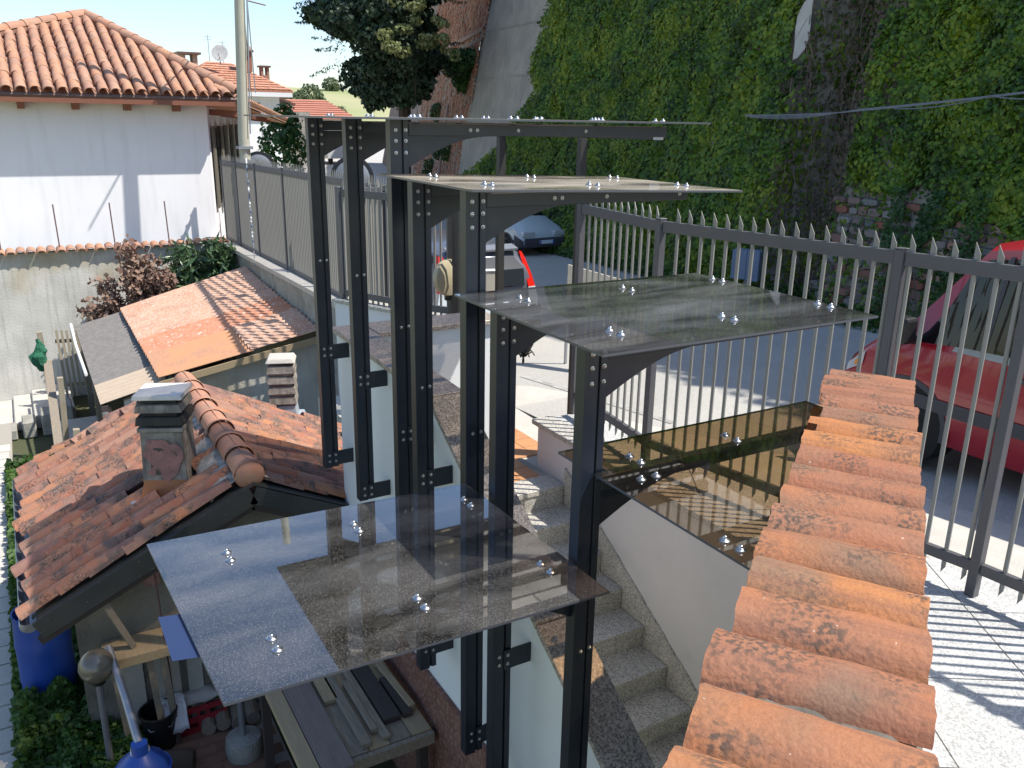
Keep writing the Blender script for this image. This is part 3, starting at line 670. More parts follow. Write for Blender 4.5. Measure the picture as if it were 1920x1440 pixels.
def post(parent, y, ztop, zbot, tabs, arms):
    """rolled double-channel post at (0,y); tabs tie it to the wall; arms=[(z, side, length)]"""
    w, d = .088, .052; x0, x1 = -.046, .042; y0, y1 = y - d / 2, y + d / 2
    gx = .010
    poly = [(x0, y0), (gx - .006, y0), (gx - .006, y0 + .014), (gx + .006, y0 + .014), (gx + .006, y0 + .006), (x1, y0 + .006), (x1, y1 - .006), (gx + .006, y1 - .006), (gx + .006, y1 - .014), (gx - .006, y1 - .014), (gx - .006, y1), (x0, y1)]
    pm = MB().prism(poly, zbot, ztop)
    P = build('post', pm, S_, parent, bevel=.0015)
    for zc in tabs:
        t = build('wall_bracket', MB().box((x1 + .001, y0 - .002, zc - .045), (WX0 + .018, y0 + .004, zc + .045)).box((x0 + .05, y0 - .004, zc - .045), (x1, y0 - .0005, zc + .045)), S_, parent)
        for dz in (-.018, .022):
            bolt_cap(P, (x0 + .028, y0 - .0005, zc + dz), (0, -1, 0)); bolt_cap(t, (x1 - .022, y0 - .004, zc + dz), (0, -1, 0))
    for (z, side, L, panel_t) in arms:
        za = z - .022     # top of the arm, a spacer below the sheet
        xa = x1 if side > 0 else x0; hh = .052
        a0, a1 = (xa + side * .002), side * L
        arm = MB().box((min(a0, a1), y - .019, za - hh), (max(a0, a1), y + .019, za))
        A = build('arm', arm, S_, parent, bevel=.002)
        g = []; n = 12
        for i in range(n + 1):
            t = i / n; xx = t * .42; g.append((a0 + side * xx, za - hh - .001 - .135 * (1 - math.sin(t * PI / 2)) ** 1.1))
        poly = [(a0, za - hh - .001)] + g[::1] if False else [(a0 + side * .42, za - hh - .001), (a0, za - hh - .001)] + g[:-1]
        G = build('gusset', MB().prism(poly, y - .004, y + .004, 'xz'), S_, parent)
        for xb in (.30, .335): bolt_cap(A, (a0 + side * xb, y - .0195, za - hh / 2), (0, -1, 0))
        for xb in (.55, .93):
            if xb < L: bolt_cap(A, (a0 + side * xb, y - .0195, za - hh / 2), (0, -1, 0), .006)
    for (z, side, L, _) in arms[:1]:
        for xb in (x0 + .025, x1 - .014):
            for dz in (-.05, -.095, -.145): bolt_cap(P, (xb, y0 - .0005 + (.006 if xb > 0 else 0), z + dz), (0, -1, 0))
        bolt_cap(P, (x0 + .03, y0 - .0005, (ztop * .62 + zbot * .38)), (0, -1, 0)); bolt_cap(P, (x1 - .018, y0 + .0055, (ztop * .62 + zbot * .38)), (0, -1, 0))
    return P
def sheet(parent, poly, zf, m, t=.008):
    """poly of (x,y) at height zf(x,y)"""
    n = len(poly); vs = [(x, y, zf(x, y)) for x, y in poly] + [(x, y, zf(x, y) - t) for x, y in poly]
    top = build('sheet', MB().add(vs[:n], [tuple(range(n))]), m, parent, fixn=False)
    rim = MB().add(vs, [(i, (i + 1) % n, n + (i + 1) % n, n + i) for i in range(n)])
    build('sheet_edge', rim, K['sheet_edge'], top)
    return top
def nuts(sh, xs, ys, zf, d=.03, diry=True):
    for y in ys:
        for x in xs:
            for s in (-d, d):
                q = (x, y + s) if diry else (x + s, y); top_bolt(sh, (q[0], q[1], zf(*q) + .0005))
# A: three posts, highest
CA = thing('canopy', 'topmost smoked canopy sheet, seen edge on, on three black posts against the white wall', 'canopy', (0, 2.1, -2.1), group='smoked sheet canopies on black posts')
zA = lambda x, y: -.004 + .0 * x
for y, zb, tabs in ((2.68, -2.06, (-1.33, -2.00)), (2.08, -2.03, (-1.34, -1.98)), (1.515, -2.42, (-1.46, -2.33))):
    post(CA, y, -.012, zb, tabs, [(-.006, 1, 1.48, 0)])
sA = sheet(CA, [(-.33, 1.30), (1.62, 1.33), (1.62, 2.86), (-.33, 2.88)], zA, K['sheetB'])
nuts(sA, (.09, .58, 1.06, 1.44), (1.515, 2.08, 2.68), zA)
# B
CB = thing('canopy', 'second canopy sheet from the top, dusty and tan, on two black posts', 'canopy', (0, 1.03, -2.7), group='smoked sheet canopies on black posts')
zB = lambda x, y: -.240 - .024 * x
for y, zb, tabs in ((1.29, -2.62, (-1.60, -2.5)), (.80, -2.76, (-2.0, -2.67))):
    post(CB, y, -.256, zb, tabs, [(-.246, 1, 1.02, 0)])
sB = sheet(CB, [(-.11, .60), (1.12, .56), (1.12, 1.46), (-.10, 1.52)], zB, K['sheetB'])
nuts(sB, (.06, .54, 1.0), (.80, 1.29), zB)
# C, D and E hang on the two nearest posts
CC = thing('canopy', 'nearest canopy, with streaked, brown and big speckled front sheets on two posts', 'canopy', (0, .28, -3.2), group='smoked sheet canopies on black posts')
zC = lambda x, y: -.632; zE = lambda x, y: -1.39; zD = lambda x, y: -1.077
post(CC, 0, -.648, -3.5, (-2.9,), [(-.632, 1, 1.06, 0), (-1.077, 1, 1.08, 0), (-1.39, -1, 1.09, 0)])
post(CC, .557, -.648, -3.0, (-2.12, -2.8), [(-.632, 1, 1.06, 0), (-1.39, -1, 1.09, 0)])
sC = sheet(CC, [(-.105, -.19), (1.06, -.20), (1.06, .74), (-.10, .765)], zC, K['sheetC'])
nuts(sC, (.08, .55, 1.02), (0, .557), zC)
sE = sheet(CC, [(-.052, -.215), (-.075, .72), (-1.252, .774), (-1.206, -.19)], zE, K['sheetE'])
nuts(sE, (-.15, -.59, -1.03), (0, .557), zE)
build('protective_film', MB().add([(-1.285, .31, -1.401), (-1.285, .07, -1.401), (-1.20, .05, -1.401), (-1.20, .29, -1.401)], [(0, 1, 2, 3)]), mat('blue_protective_film', (.025, .04, .10), .2), sE)
sD = sheet(CC, [(.002, .18), (.002, .032), (.052, .032), (.052, -.032), (.002, -.032), (.002, -.72), (.15, -.66), (1.20, .09), (1.20, .18)], zD, K['sheetD'])
nuts(sD, (.19, .62), (0,), zD); nuts(sD, (.135,), (-.14,), zD, diry=False)
nuts(sD, (.05,), (-.60,), zD)
# ================================================================ FENCES
def bar_mesh(L, r=.0125, point=True):
    """round bar with a slanted flat tip at both ends"""
    mb = MB(); mb.tube([(0, 0, -.035), (0, 0, L)], r, 6)
    mb.add([(-.016, -.003, L), (.016, -.003, L), (.016, .003, L), (-.016, .003, L), (.016, -.003, L + .035), (.016, .003, L + .035), (-.016, -.003, L + .095), (-.016, .003, L + .095)],
           [(0, 1, 4, 6), (3, 7, 5, 2), (0, 6, 7, 3), (1, 2, 5, 4), (4, 5, 7, 6)])
    mb.add([(-.010, -.004, -.035), (.012, -.004, -.035), (.012, .004, -.035), (-.010, .004, -.035), (-.010, -.004, -.075), (-.010, .004, -.075)], [(0, 4, 5, 3), (0, 1, 4), (2, 3, 5), (1, 2, 5, 4)])
    return mb
def fence(name, label, pts, zt, zb, bar_pitch, m_post, m_bar, grp=None, spikes=True, post_w=.055, rail_h=.075, foot=None, first_post=True):
    """pts: plan corners with a post at each; zt/zb functions for the top of the top rail and the underside of the bottom rail"""
    mx = sum(p[0] for p in pts) / len(pts); my = sum(p[1] for p in pts) / len(pts)
    T = thing(name, label, 'fence', (mx, my, zb(my)), group=grp)
    for i, (x, y) in enumerate(pts):
        f = foot(y) if foot else zb(y) - .12
        if i or first_post:
            mb = MB().box((x - post_w / 2, y - post_w / 2, f), (x + post_w / 2, y + post_w / 2, zt(y) + .01)).box((x - post_w / 2 - .003, y - post_w / 2 - .003, zt(y) + .011), (x + post_w / 2 + .003, y + post_w / 2 + .003, zt(y) + .018))
            build('post', mb, m_post, T, bevel=.003)
    for (a, b) in zip(pts[:-1], pts[1:]):
        d = Vector((b[0] - a[0], b[1] - a[1], 0)); L = d.length; d.normalize(); o = d * (post_w / 2 + .002)
        for zz in (zt, zb):
            za = zz(a[1]) - rail_h / 2 if zz is zt else zz(a[1]) + rail_h / 2; zb_ = zz(b[1]) - rail_h / 2 if zz is zt else zz(b[1]) + rail_h / 2
            build('rail', MB().bar(Vector((*a, za)) + o, Vector((*b, zb_)) - o, .035, rail_h if zz is zt else rail_h * .85), m_post, T, bevel=.002)
        nbar = int(L / bar_pitch); sp = L / nbar; hl = None
        zm = (zt(a[1]) + zt(b[1])) / 2 - (zb(a[1]) + zb(b[1])) / 2
        me = None
        for k in range(nbar):
            p = Vector(a).to_3d() + d * sp * (k + .5)
            if (p - Vector(a).to_3d()).length < post_w or (p - Vector(b).to_3d()).length < post_w * .7: continue
            if me is None:
                o_ = build('bar', bar_mesh(zm) if spikes else bar_mesh(zm), m_bar, None); me = o_.data; bpy.data.objects.remove(o_)
            place('bar', me, None, T, (p.x, p.y, zb(p.y) + 0), d, (0, 0, 1))
    return T
fence('steel_fence', 'spiked grey steel fence of round bars between the pale terrace and the red van',
      [(2.60, 3.86), (2.43, 2.63), (2.745, .943), (2.86, .27), (2.98, -1.10), (3.12, -2.6)], lambda y: -.665, lambda y: -2.36, .098, K['fence'], K['bar'], foot=lambda y: TZ)
# long fence along the street, far part
lf = [(2.06, 6.72), (2.12, 7.9), (2.16, 9.6), (2.18, 11.3), (2.18, 13.0), (2.18, 14.4), (2.18, 15.6)]
fence('street_fence', 'long dense grey bar fence running away along the street to the white house', lf, lambda y: -.73 - .0155 * (y - 7), lambda y: -2.29 - .012 * (y - 7), .078, K['fence'], K['bar'], foot=lambda y: -2.36 - .012 * (y - 7) + .0)
fence('street_fence', 'short grey bar fence standing on the low white wall beside the gate', [(2.12, 5.36), (1.50, 6.70)], lambda y: -.73, lambda y: -1.86, .075, K['fence'], K['bar'], foot=lambda y: -1.89)
fence('street_fence', 'small return piece of grey bar fence between the low white wall and the street', [(1.50, 6.76), (2.02, 6.80)], lambda y: -.73, lambda y: -2.05, .09, K['fence'], K['bar'], foot=lambda y: -2.3)
# open gate leaf
G = thing('gate_leaf', 'dark slatted pedestrian gate leaf standing open at the top of the stairs', 'gate', (2.07, 5.22, LZ))
a = Vector((2.07, 5.22, 0)); b = Vector((1.72, 4.32, 0)); d = (b - a).normalized()
build('frame', MB().bar(a + Vector((0, 0, -.68)), b + Vector((0, 0, -.68)), .04, .07).bar(a + Vector((0, 0, -2.75)), b + Vector((0, 0, -2.75)), .04, .07).bar(b + Vector((0, 0, -.715)), b + Vector((0, 0, -2.785)), .04, .04), K['gatedark'], G)
for k in range(11):
    p = a + d * (.06 + k * .083); build('slat', MB().bar(p + Vector((0, 0, -.62)), p + Vector((0, 0, -2.80)), .028, .012, d), K['gatedark'], G)
GP = thing('gate_post', 'tall dark square gate post beside the open slatted gate', 'post', (2.12, 5.26, LZ))
build('shaft', MB().box((2.07, 5.23, LZ), (2.15, 5.31, -.60)), K['gatedark'], GP, bevel=.003)
# portal frame over the gate
GF = thing('gate_portal', 'dark steel portal of two square posts carrying a long flat beam over the gate', 'portal', (2.45, 4.3, LZ))
build('post', MB().box((2.27, 4.67, LZ), (2.33, 4.73, -.145)), K['gatedark'], GF); build('post', MB().box((2.60, 3.90, LZ), (2.66, 3.96, -.145)), K['gatedark'], GF)
pA = Vector((2.22, 4.86, -.112)); pB = Vector((2.98, 3.43, -.112))
build('beam', MB().bar(pA, pB, .09, .06), K['gatedark'], GF, bevel=.003); dd = (pB - pA).normalized()
build('end_cap', MB().bar(pB + dd * .002, pB + dd * .05, .092, .062), K['galv'], GF)
# things by the gate
MBX = thing('mailbox', 'cream letter box hanging behind the dark gate slats', 'mailbox', (2.33, 4.92, -1.50))
MBX.scale = (.62, .62, .70)
bxa = build('body', MB().prism([(-.09, -.17), (.09, -.17), (.105, .16), (-.09, .19)], -.07, .07, 'xz'), K['cream'], MBX, loc=(0, 0, 0), local=True, bevel=.004)
bxa.rotation_euler = (0, 0, -.3)
bl = build('lid', MB().box((-.10, -.08, .192), (.115, .08, .20)), K['whitepaint'], MBX, loc=(0, 0, 0), local=True)
bl.rotation_euler = (0, 0, -.3)
IL = thing('wall_lamp', 'round beige disc shaped lamp beside the dark gate post', 'lamp', (1.985, 5.12, -1.44))
build('disc', MB().lathe((1.985, 5.12, -1.44), [(.165, -.03), (.175, 0), (.165, .03), (.10, .055), (.001, .06)], 24, (.25, -.95, .1)), mat('beige_lamp_glass', (.40, .35, .24), .35, var=(.45, .38, .22), nscale=6), IL, smooth=True)
build('bracket', MB().box((1.96, 5.12, -1.66), (2.068, 5.16, -1.61)), K['gatedark'], IL)
LN = thing('lantern', 'black wrought iron lantern with fluted bowl near the gate', 'lantern', (2.12, 3.97, -2.0))
lc = (2.14, 3.98, 0)
build('bowl', MB().lathe(lc, [(.004, -2.02), (.012, -1.99), (.008, -1.955), (.035, -1.94), (.02, -1.92), (.055, -1.90), (.085, -1.84), (.092, -1.80), (.075, -1.79)], 12), K['black'], LN)
build('cap', MB().lathe(lc, [(.13, -1.775), (.15, -1.76), (.10, -1.72), (.05, -1.70), (.02, -1.65), (.004, -1.63)], 12), K['black'], LN)
build('arm', MB().tube([(2.14, 3.98, -1.63), (2.2, 3.98, -1.58), (2.34, 3.97, -1.60), (2.58, 3.92, -1.70)], .012, 6), K['black'], LN)
for k in range(8):
    a_ = 2 * PI * k / 8; build('leaf_scroll', MB().tube([(lc[0] + .03 * math.cos(a_), lc[1] + .03 * math.sin(a_), -1.93), (lc[0] + .075 * math.cos(a_), lc[1] + .075 * math.sin(a_), -1.90), (lc[0] + .10 * math.cos(a_), lc[1] + .10 * math.sin(a_), -1.93)], .006, 4), K['black'], LN)
WB = thing('wheelie_bin', 'black plastic bin with ribbed lid behind the stair wall', 'bin', (1.30, 4.05, LZ))
build('body', MB().add([(1.10, 3.85, LZ), (1.50, 3.85, LZ), (1.50, 4.22, LZ), (1.10, 4.22, LZ), (1.05, 3.80, -1.95), (1.55, 3.80, -1.95), (1.55, 4.27, -1.95), (1.05, 4.27, -1.95)], [(0, 3, 2, 1), (4, 5, 6, 7), (0, 1, 5, 4), (1, 2, 6, 5), (2, 3, 7, 6), (3, 0, 4, 7)]), K['black'], WB, bevel=.01)
lid = build('lid', MB().prism([(3.76, -1.945), (4.31, -1.945), (4.31, -1.88), (4.1, -1.82), (3.9, -1.84), (3.76, -1.90)], 1.02, 1.58, 'yz'), K['black'], WB, bevel=.012, seg=2)
build('handle', MB().tube([(1.56, 3.80, -1.87), (1.62, 3.80, -1.86), (1.62, 4.0, -1.84), (1.56, 4.0, -1.84)], .012, 6), K['black'], lid)
for k in range(4): build('rib', MB().box((1.10 + k * .13, 3.80, -1.835), (1.12 + k * .13, 4.2, -1.815)), K['black'], lid)
# round mirrors seen from behind, and a notice board
for (x, y, z, lab) in ((3.02, 16.1, -1.05, 'round traffic mirror seen from behind, beside the white house'), (3.02, 10.55, -.90, 'round traffic mirror seen from behind, above the middle of the long fence')):
    Tm = thing('traffic_mirror', lab, 'mirror', (x, y, ROADZ(0, y)), group='round traffic mirrors')
    ax = (-.45, -1, .05)
    d_ = build('mirror_back', MB().lathe((x, y, z), [(.29, -.02), (.30, 0), (.27, .02), (.15, .05), (.001, .06)], 28, ax), K['mirrorback'], Tm, smooth=True)
    build('rim', MB().lathe((x, y, z), [(.29, -.035), (.325, -.02), (.325, .015), (.295, .022)], 28, ax), K['black'], Tm, smooth=True)
    build('pole', MB().tube([(x - .05, y - .12, ROADZ(0, y)), (x - .05, y - .12, z + .18)], .03, 8), K['galv'], Tm)
    build('clamp', MB().box((x - .12, y - .13, z + .10), (x + .03, y - .03, z + .14)), K['galv'], Tm)
NB = thing('notice_board', 'cream panel board behind the fence bars, standing at the kerb', 'board', (4.6, 6.3, ROADZ(0, 6.3)))
pa, pb = Vector((4.42, 6.72, 0)), Vector((4.85, 5.75, 0))
build('panel', MB().slab([pa + Vector((0, 0, -2.28)), pb + Vector((0, 0, -2.28)), pb + Vector((0, 0, -1.86)), pa + Vector((0, 0, -1.72))], .02), mat('cream_board', (.62, .55, .42), .8, var=(.5, .45, .36), nscale=8, namt=.5, spots=(.3, .26, .2), spot_scale=30, spot_lo=.68, spot_hi=.72), NB)
for p in (pa, pb): build('leg', MB().box((p.x - .015, p.y - .015, ROADZ(0, p.y)), (p.x + .015, p.y + .015, -1.9)), K['galv'], NB)
# meter cabinet at the foot of the scarp
UB = thing('meter_cabinet', 'blue grey metal cabinet on a post against the ivy wall', 'cabinet', (9.75, 9.5, ROADZ(0, 9.5)))
for k, (w0, w1) in enumerate(((0, .27), (.275, .50))):
    dv = Vector((.55, -.83, 0)); nv = Vector((-.83, -.55, 0)); p = Vector((9.95, 9.55, 0)) + dv * w0; q = Vector((9.95, 9.55, 0)) + dv * w1
    build('door', MB().prism([(p.x, p.y), (q.x, q.y), (q.x - nv.x * .3, q.y - nv.y * .3), (p.x - nv.x * .3, p.y - nv.y * .3)], -2.78 - .02 * k, -2.25), K['bluegrey'], UB, bevel=.006)
build('post', MB().box((10.15, 9.3, ROADZ(0, 9.3)), (10.25, 9.4, -2.79)), K['concrete_old'], UB)

# ================================================================ VEHICLES (local: +x front, z up)
def make_body(stations):
    """stations: (x, z_sill, z_belt, z_top, w_belt, w_top); returns S(u,v): u over stations, v 0..6 from sill to roof centre"""
    def sec(s):
        x, zs, zb, zt, wb, wt = s
        return [Vector((x, wb * .94, zs)), Vector((x, wb, zs + (zb - zs) * .35)), Vector((x, wb * 1.0, zs + (zb - zs) * .72)), Vector((x, wb * .965, zb)), Vector((x, wt, zt - .05)), Vector((x, wt * .84, zt)), Vector((x, 0, zt + .025))]
    SS = [sec(s) for s in stations]
    def S(u, v, side=1):
        i = min(int(u), len(SS) - 2); t = u - i; j = min(int(v), 5); r = v - j
        p = (SS[i][j] * (1 - t) + SS[i + 1][j] * t) * (1 - r) + (SS[i][j + 1] * (1 - t) + SS[i + 1][j + 1] * t) * r
        return Vector((p.x, p.y * side, p.z))
    return SS, S
def body_mesh(SS, arches=()):
    mb = MB(); vs = []; n = len(SS)
    full = [[Vector((p.x, p.y, p.z)) for p in s] + [Vector((p.x, -p.y, p.z)) for p in s[-2::-1]] for s in SS]
    k = len(full[0])
    for s in full: vs += s
    fs = [(i * k + j, (i + 1) * k + j, (i + 1) * k + j + 1, i * k + j + 1) for i in range(n - 1) for j in range(k - 1)]
    fs += [tuple(range(k)), tuple((n - 1) * k + j for j in range(k))[::-1]]
    fs += [((i + 1) * k, i * k, i * k + k - 1, (i + 1) * k + k - 1) for i in range(n - 1)]
    return mb.add(vs, fs)
def patch(S, u0, u1, v0, v1, side, off, n=6, m=3, uv=None, th=0.0):
    """panel that follows the body surface, off metres proud of it; uv optionally warps (a,b)->(u,v)"""
    mb = MB(); vs = []
    for i in range(n + 1):
        for j in range(m + 1):
            a, b = i / n, j / m
            u, v = uv(a, b) if uv else (u0 + (u1 - u0) * a, v0 + (v1 - v0) * b)
            p = S(u, v, side); e = .02
            du = S(u + e, v, side) - S(max(0, u - e), v, side); dv = S(u, min(6, v + e), side) - S(u, max(0, v - e), side)
            nn = du.cross(dv)
            if nn.length < 1e-9: nn = Vector((0, side, 0))
            nn.normalize()
            if nn.y * side < -.001 or (abs(nn.y) < .3 and nn.z < 0): nn = -nn
            vs.append(p + nn * off)
    return mb.add(vs, [(i * (m + 1) + j, (i + 1) * (m + 1) + j, (i + 1) * (m + 1) + j + 1, i * (m + 1) + j + 1) for i in range(n) for j in range(m)])
def wheel(parent, x, y, r, wdt=.19):
    side = 1 if y > 0 else -1
    W = build('wheel', MB().lathe((x, y - side * wdt, r), [(r * .72, 0), (r * .97, 0), (r, .03), (r, wdt - .03), (r * .97, wdt), (r * .70, wdt)], 24, (0, side, 0)), K['rubber'], parent, smooth=True, local=True)
    rim = MB().lathe((x, y - side * wdt, r), [(r * .70, wdt - .05), (r * .69, wdt + .004), (r * .64, wdt - .02), (r * .2, wdt - .01), (.001, wdt)], 24, (0, side, 0))
    build('rim', rim, K['galv'], W, smooth=True, local=True)
    return W
def arch(parent, x, y, r, m):
    side = 1 if y > 0 else -1; mb = MB(); n = 16; vs = []
    for i in range(n + 1):
        a = PI * 1.12 * i / n - .06 * PI
        for rr, o in ((r * 1.10, .012), (r * 1.24, .012), (r * 1.24, -.02), (r * 1.10, -.25)): vs.append((x + rr * math.cos(a), y + side * o, r + rr * math.sin(a)))
    fs = [(i * 4 + j, (i + 1) * 4 + j, (i + 1) * 4 + (j + 1) % 4, i * 4 + (j + 1) % 4) for i in range(n) for j in range(4)]
    build('wheel_arch', mb.add(vs, fs), m, parent, local=True)
    disc = MB().lathe((x, y + side * .006, r), [(r * 1.13, -.3), (r * 1.13, 0), (.001, .0)], 24, (0, side, 0)); build('arch_opening', disc, K['rubber'], parent, local=True)

# --- red van
VX, VY = 5.62, 1.05
RV = thing('red_van', 'shiny red people carrier parked behind the spiked fence', 'van', (VX, VY, ROADZ(0, 1.0)), rz=PI / 2)
st = [(-2.05, .42, .95, 1.70, .80, .66), (-1.98, .25, .98, 1.86, .88, .76), (-1.0, .22, .98, 1.90, .90, .76), (.2, .22, .97, 1.91, .90, .76), (.66, .22, .96, 1.84, .90, .74), (1.22, .22, .98, 1.10, .90, .84), (1.50, .25, .86, .95, .88, .80), (1.72, .30, .68, .78, .82, .74), (1.84, .40, .55, .62, .74, .66)]
SS, S = make_body(st)
b = build('body', body_mesh(SS), K['carred'], RV, smooth=True, local=True)
build('cabin', MB().box((-1.7, -.70, .5), (1.0, .70, 1.0)).box((-.5, .15, 1.0), (-.15, .6, 1.45)).box((-.5, -.6, 1.0), (-.15, -.15, 1.45)), K['interior'], RV, local=True)
for sd_ in (1, -1):
    build('side_window', patch(S, 0, 0, 0, 0, sd_, .006, 10, 3, uv=lambda a, b: (2.15 + a * 2.62 - (a * b) * .62, 3.10 + b * .82)), K['glass_dark'], RV, local=True)
    build('rear_side_window', patch(S, 1.15, 2.08, 3.15, 3.92, sd_, .006), K['glass_dark'], RV, local=True)
    build('pillar', patch(S, 0, 0, 0, 0, sd_, .010, 4, 3, uv=lambda a, b: (3.62 + a * .07 - b * .08, 3.08 + b * .86)), K['cartrim'], RV, local=True)
    build('side_moulding', patch(S, .6, 7.0, 1.02, 1.42, sd_, .012, 14, 2), K['cartrim'], RV, local=True)
    build('headlight', patch(S, 6.15, 7.2, 2.15, 2.85, sd_, .008), K['lens'], RV, local=True)
    build('indicator', patch(S, 6.35, 6.6, 2.3, 2.6, sd_, .014), K['amber'], RV, local=True)
    build('roof_rail', MB().tube([(-1.7, sd_ * .66, 1.91), (-1.4, sd_ * .66, 1.95), (0, sd_ * .66, 1.94), (.35, sd_ * .66, 1.87)], .02, 6), K['cartrim'], RV, local=True)
    mr = build('door_mirror', MB().box((1.02, sd_ * .93, 1.0), (1.16, sd_ * 1.08, 1.22)), K['black'], RV, local=True, bevel=.03, seg=2)
    build('mirror_arm', MB().box((1.06, sd_ * .86, .99), (1.13, sd_ * .93, 1.05)), K['black'], mr, local=True)
    build('door_handle', MB().box((.05, sd_ * .905, .90), (.22, sd_ * .925, .93)), K['cartrim'], RV, local=True)
    build('door_seam', patch(S, 4.95, 4.965, .3, 2.98, sd_, .003, 1, 6), K['black'], RV, local=True)
    build('door_seam', patch(S, 3.12, 3.135, .3, 2.98, sd_, .003, 1, 6), K['black'], RV, local=True)
    for xw in (1.06, -1.25): arch(RV, xw, sd_ * .895, .32, K['cartrim']); wheel(RV, xw, sd_ * .90, .32)
build('windscreen', patch(S, 4.12, 4.92, 4.4, 6, 1, .006), K['glass'], RV, local=True); build('windscreen', patch(S, 4.12, 4.92, 4.4, 6, -1, .006), K['glass'], RV, local=True)
build('sunshade', MB().quad((-.1, .868, 1.0), (.75, .868, 1.0), (.55, .79, 1.42), (-.02, .79, 1.42)), K['seat'], RV, local=True)
build('aerial', MB().tube([(1.12, .80, 1.12), (1.22, .82, 1.55)], .006, 5), K['black'], RV, local=True)

# --- hatchback facing us
def hatch(name, label, loc, rz, paint, plate_front=True, wiper=True):
    T = thing(name, label, 'car', loc, rz)
    st = [(-1.85, .45, .80, 1.02, .70, .60), (-1.78, .28, .86, 1.15, .80, .68), (-1.55, .22, .90, 1.38, .82, .60), (-.7, .20, .90, 1.45, .83, .60), (.10, .20, .90, 1.43, .83, .60), (.42, .20, .90, 1.36, .83, .59), (1.05, .20, .88, .98, .82, .72), (1.55, .22, .76, .84, .80, .68), (1.80, .26, .62, .70, .76, .62), (1.90, .30, .50, .56, .68, .56)]
    SS, S = make_body(st); build('body', body_mesh(SS), paint, T, smooth=True, local=True)
    for sd_ in (1, -1):
        build('side_window', patch(S, 0, 0, 0, 0, sd_, .006, 8, 3, uv=lambda a, b: (2.3 + a * 3.45 - a * b * .75, 3.12 + b * .8)), K['glass_dark'], T, local=True)
        build('windscreen', patch(S, 5.05, 5.92, 4.5, 6, sd_, .006), K['glass_dark'], T, local=True)
        build('bumper', patch(S, 7.2, 9, .0, 2.05, sd_, .014, 6, 3), K['cartrim'], T, local=True)
        build('side_moulding', patch(S, 1.2, 7.2, .9, 1.3, sd_, .010, 10, 2), K['cartrim'], T, local=True)
        build('indicator', patch(S, 8.02, 8.4, 2.15, 2.95, sd_, .008), K['lens'], T, local=True)
        build('headlight', MB().box((1.76, sd_ * .32, .56), (1.925, sd_ * .71, .70)), K['lens'], T, local=True, bevel=.03, seg=3)
        mr = build('door_mirror', MB().box((.86, sd_ * .86, .92), (.98, sd_ * 1.0, 1.05)), K['black'], T, local=True, bevel=.03, seg=2)
        build('wiper', MB().bar((.98, sd_ * .05 + .05, 1.02), (.86, sd_ * .45 + .1, 1.09), .015, .015), K['black'], T, local=True)
        for xw in (1.20, -1.22): arch(T, xw, sd_ * .815, .285, K['cartrim']); wheel(T, xw, sd_ * .82, .285, .17)
    build('bumper_face', MB().prism([(1.80, .24), (1.93, .27), (1.945, .42), (1.93, .52), (1.80, .53)], -.66, .66, 'xz'), K['cartrim'], T, local=True, bevel=.03, seg=2)
    pl = build('number_plate', MB().box((1.946, -.30 + .12, .36), (1.956, .18 + .12, .46)), K['plate'], T, local=True)
    build('plate_band', MB().box((1.957, -.18, .361), (1.959, -.13, .459)), K['plateblue'], pl, local=True); build('plate_band', MB().box((1.957, .25, .361), (1.959, .30, .459)), K['plateblue'], pl, local=True)
    build('pale_windscreen_patch', MB().box((.60, -.1, 1.275), (.63, .05, 1.30)), K['paper'], T, local=True)  # small white block at the top of the windscreen
    return T
hatch('silver_hatchback', 'silver green hatchback parked facing us against the ivy, its windscreen towards the camera', (11.15, 20.0, ROADZ(0, 18.5) + .0), -PI / 2 + .04, K['carsilver'])
hatch('silver_hatchback', 'pale silver car glimpsed through the grey bars beyond the people carrier with red lamps', (5.3, 17.5, ROADZ(0, 17.5)), PI / 2 + .08, K['carsilver'])
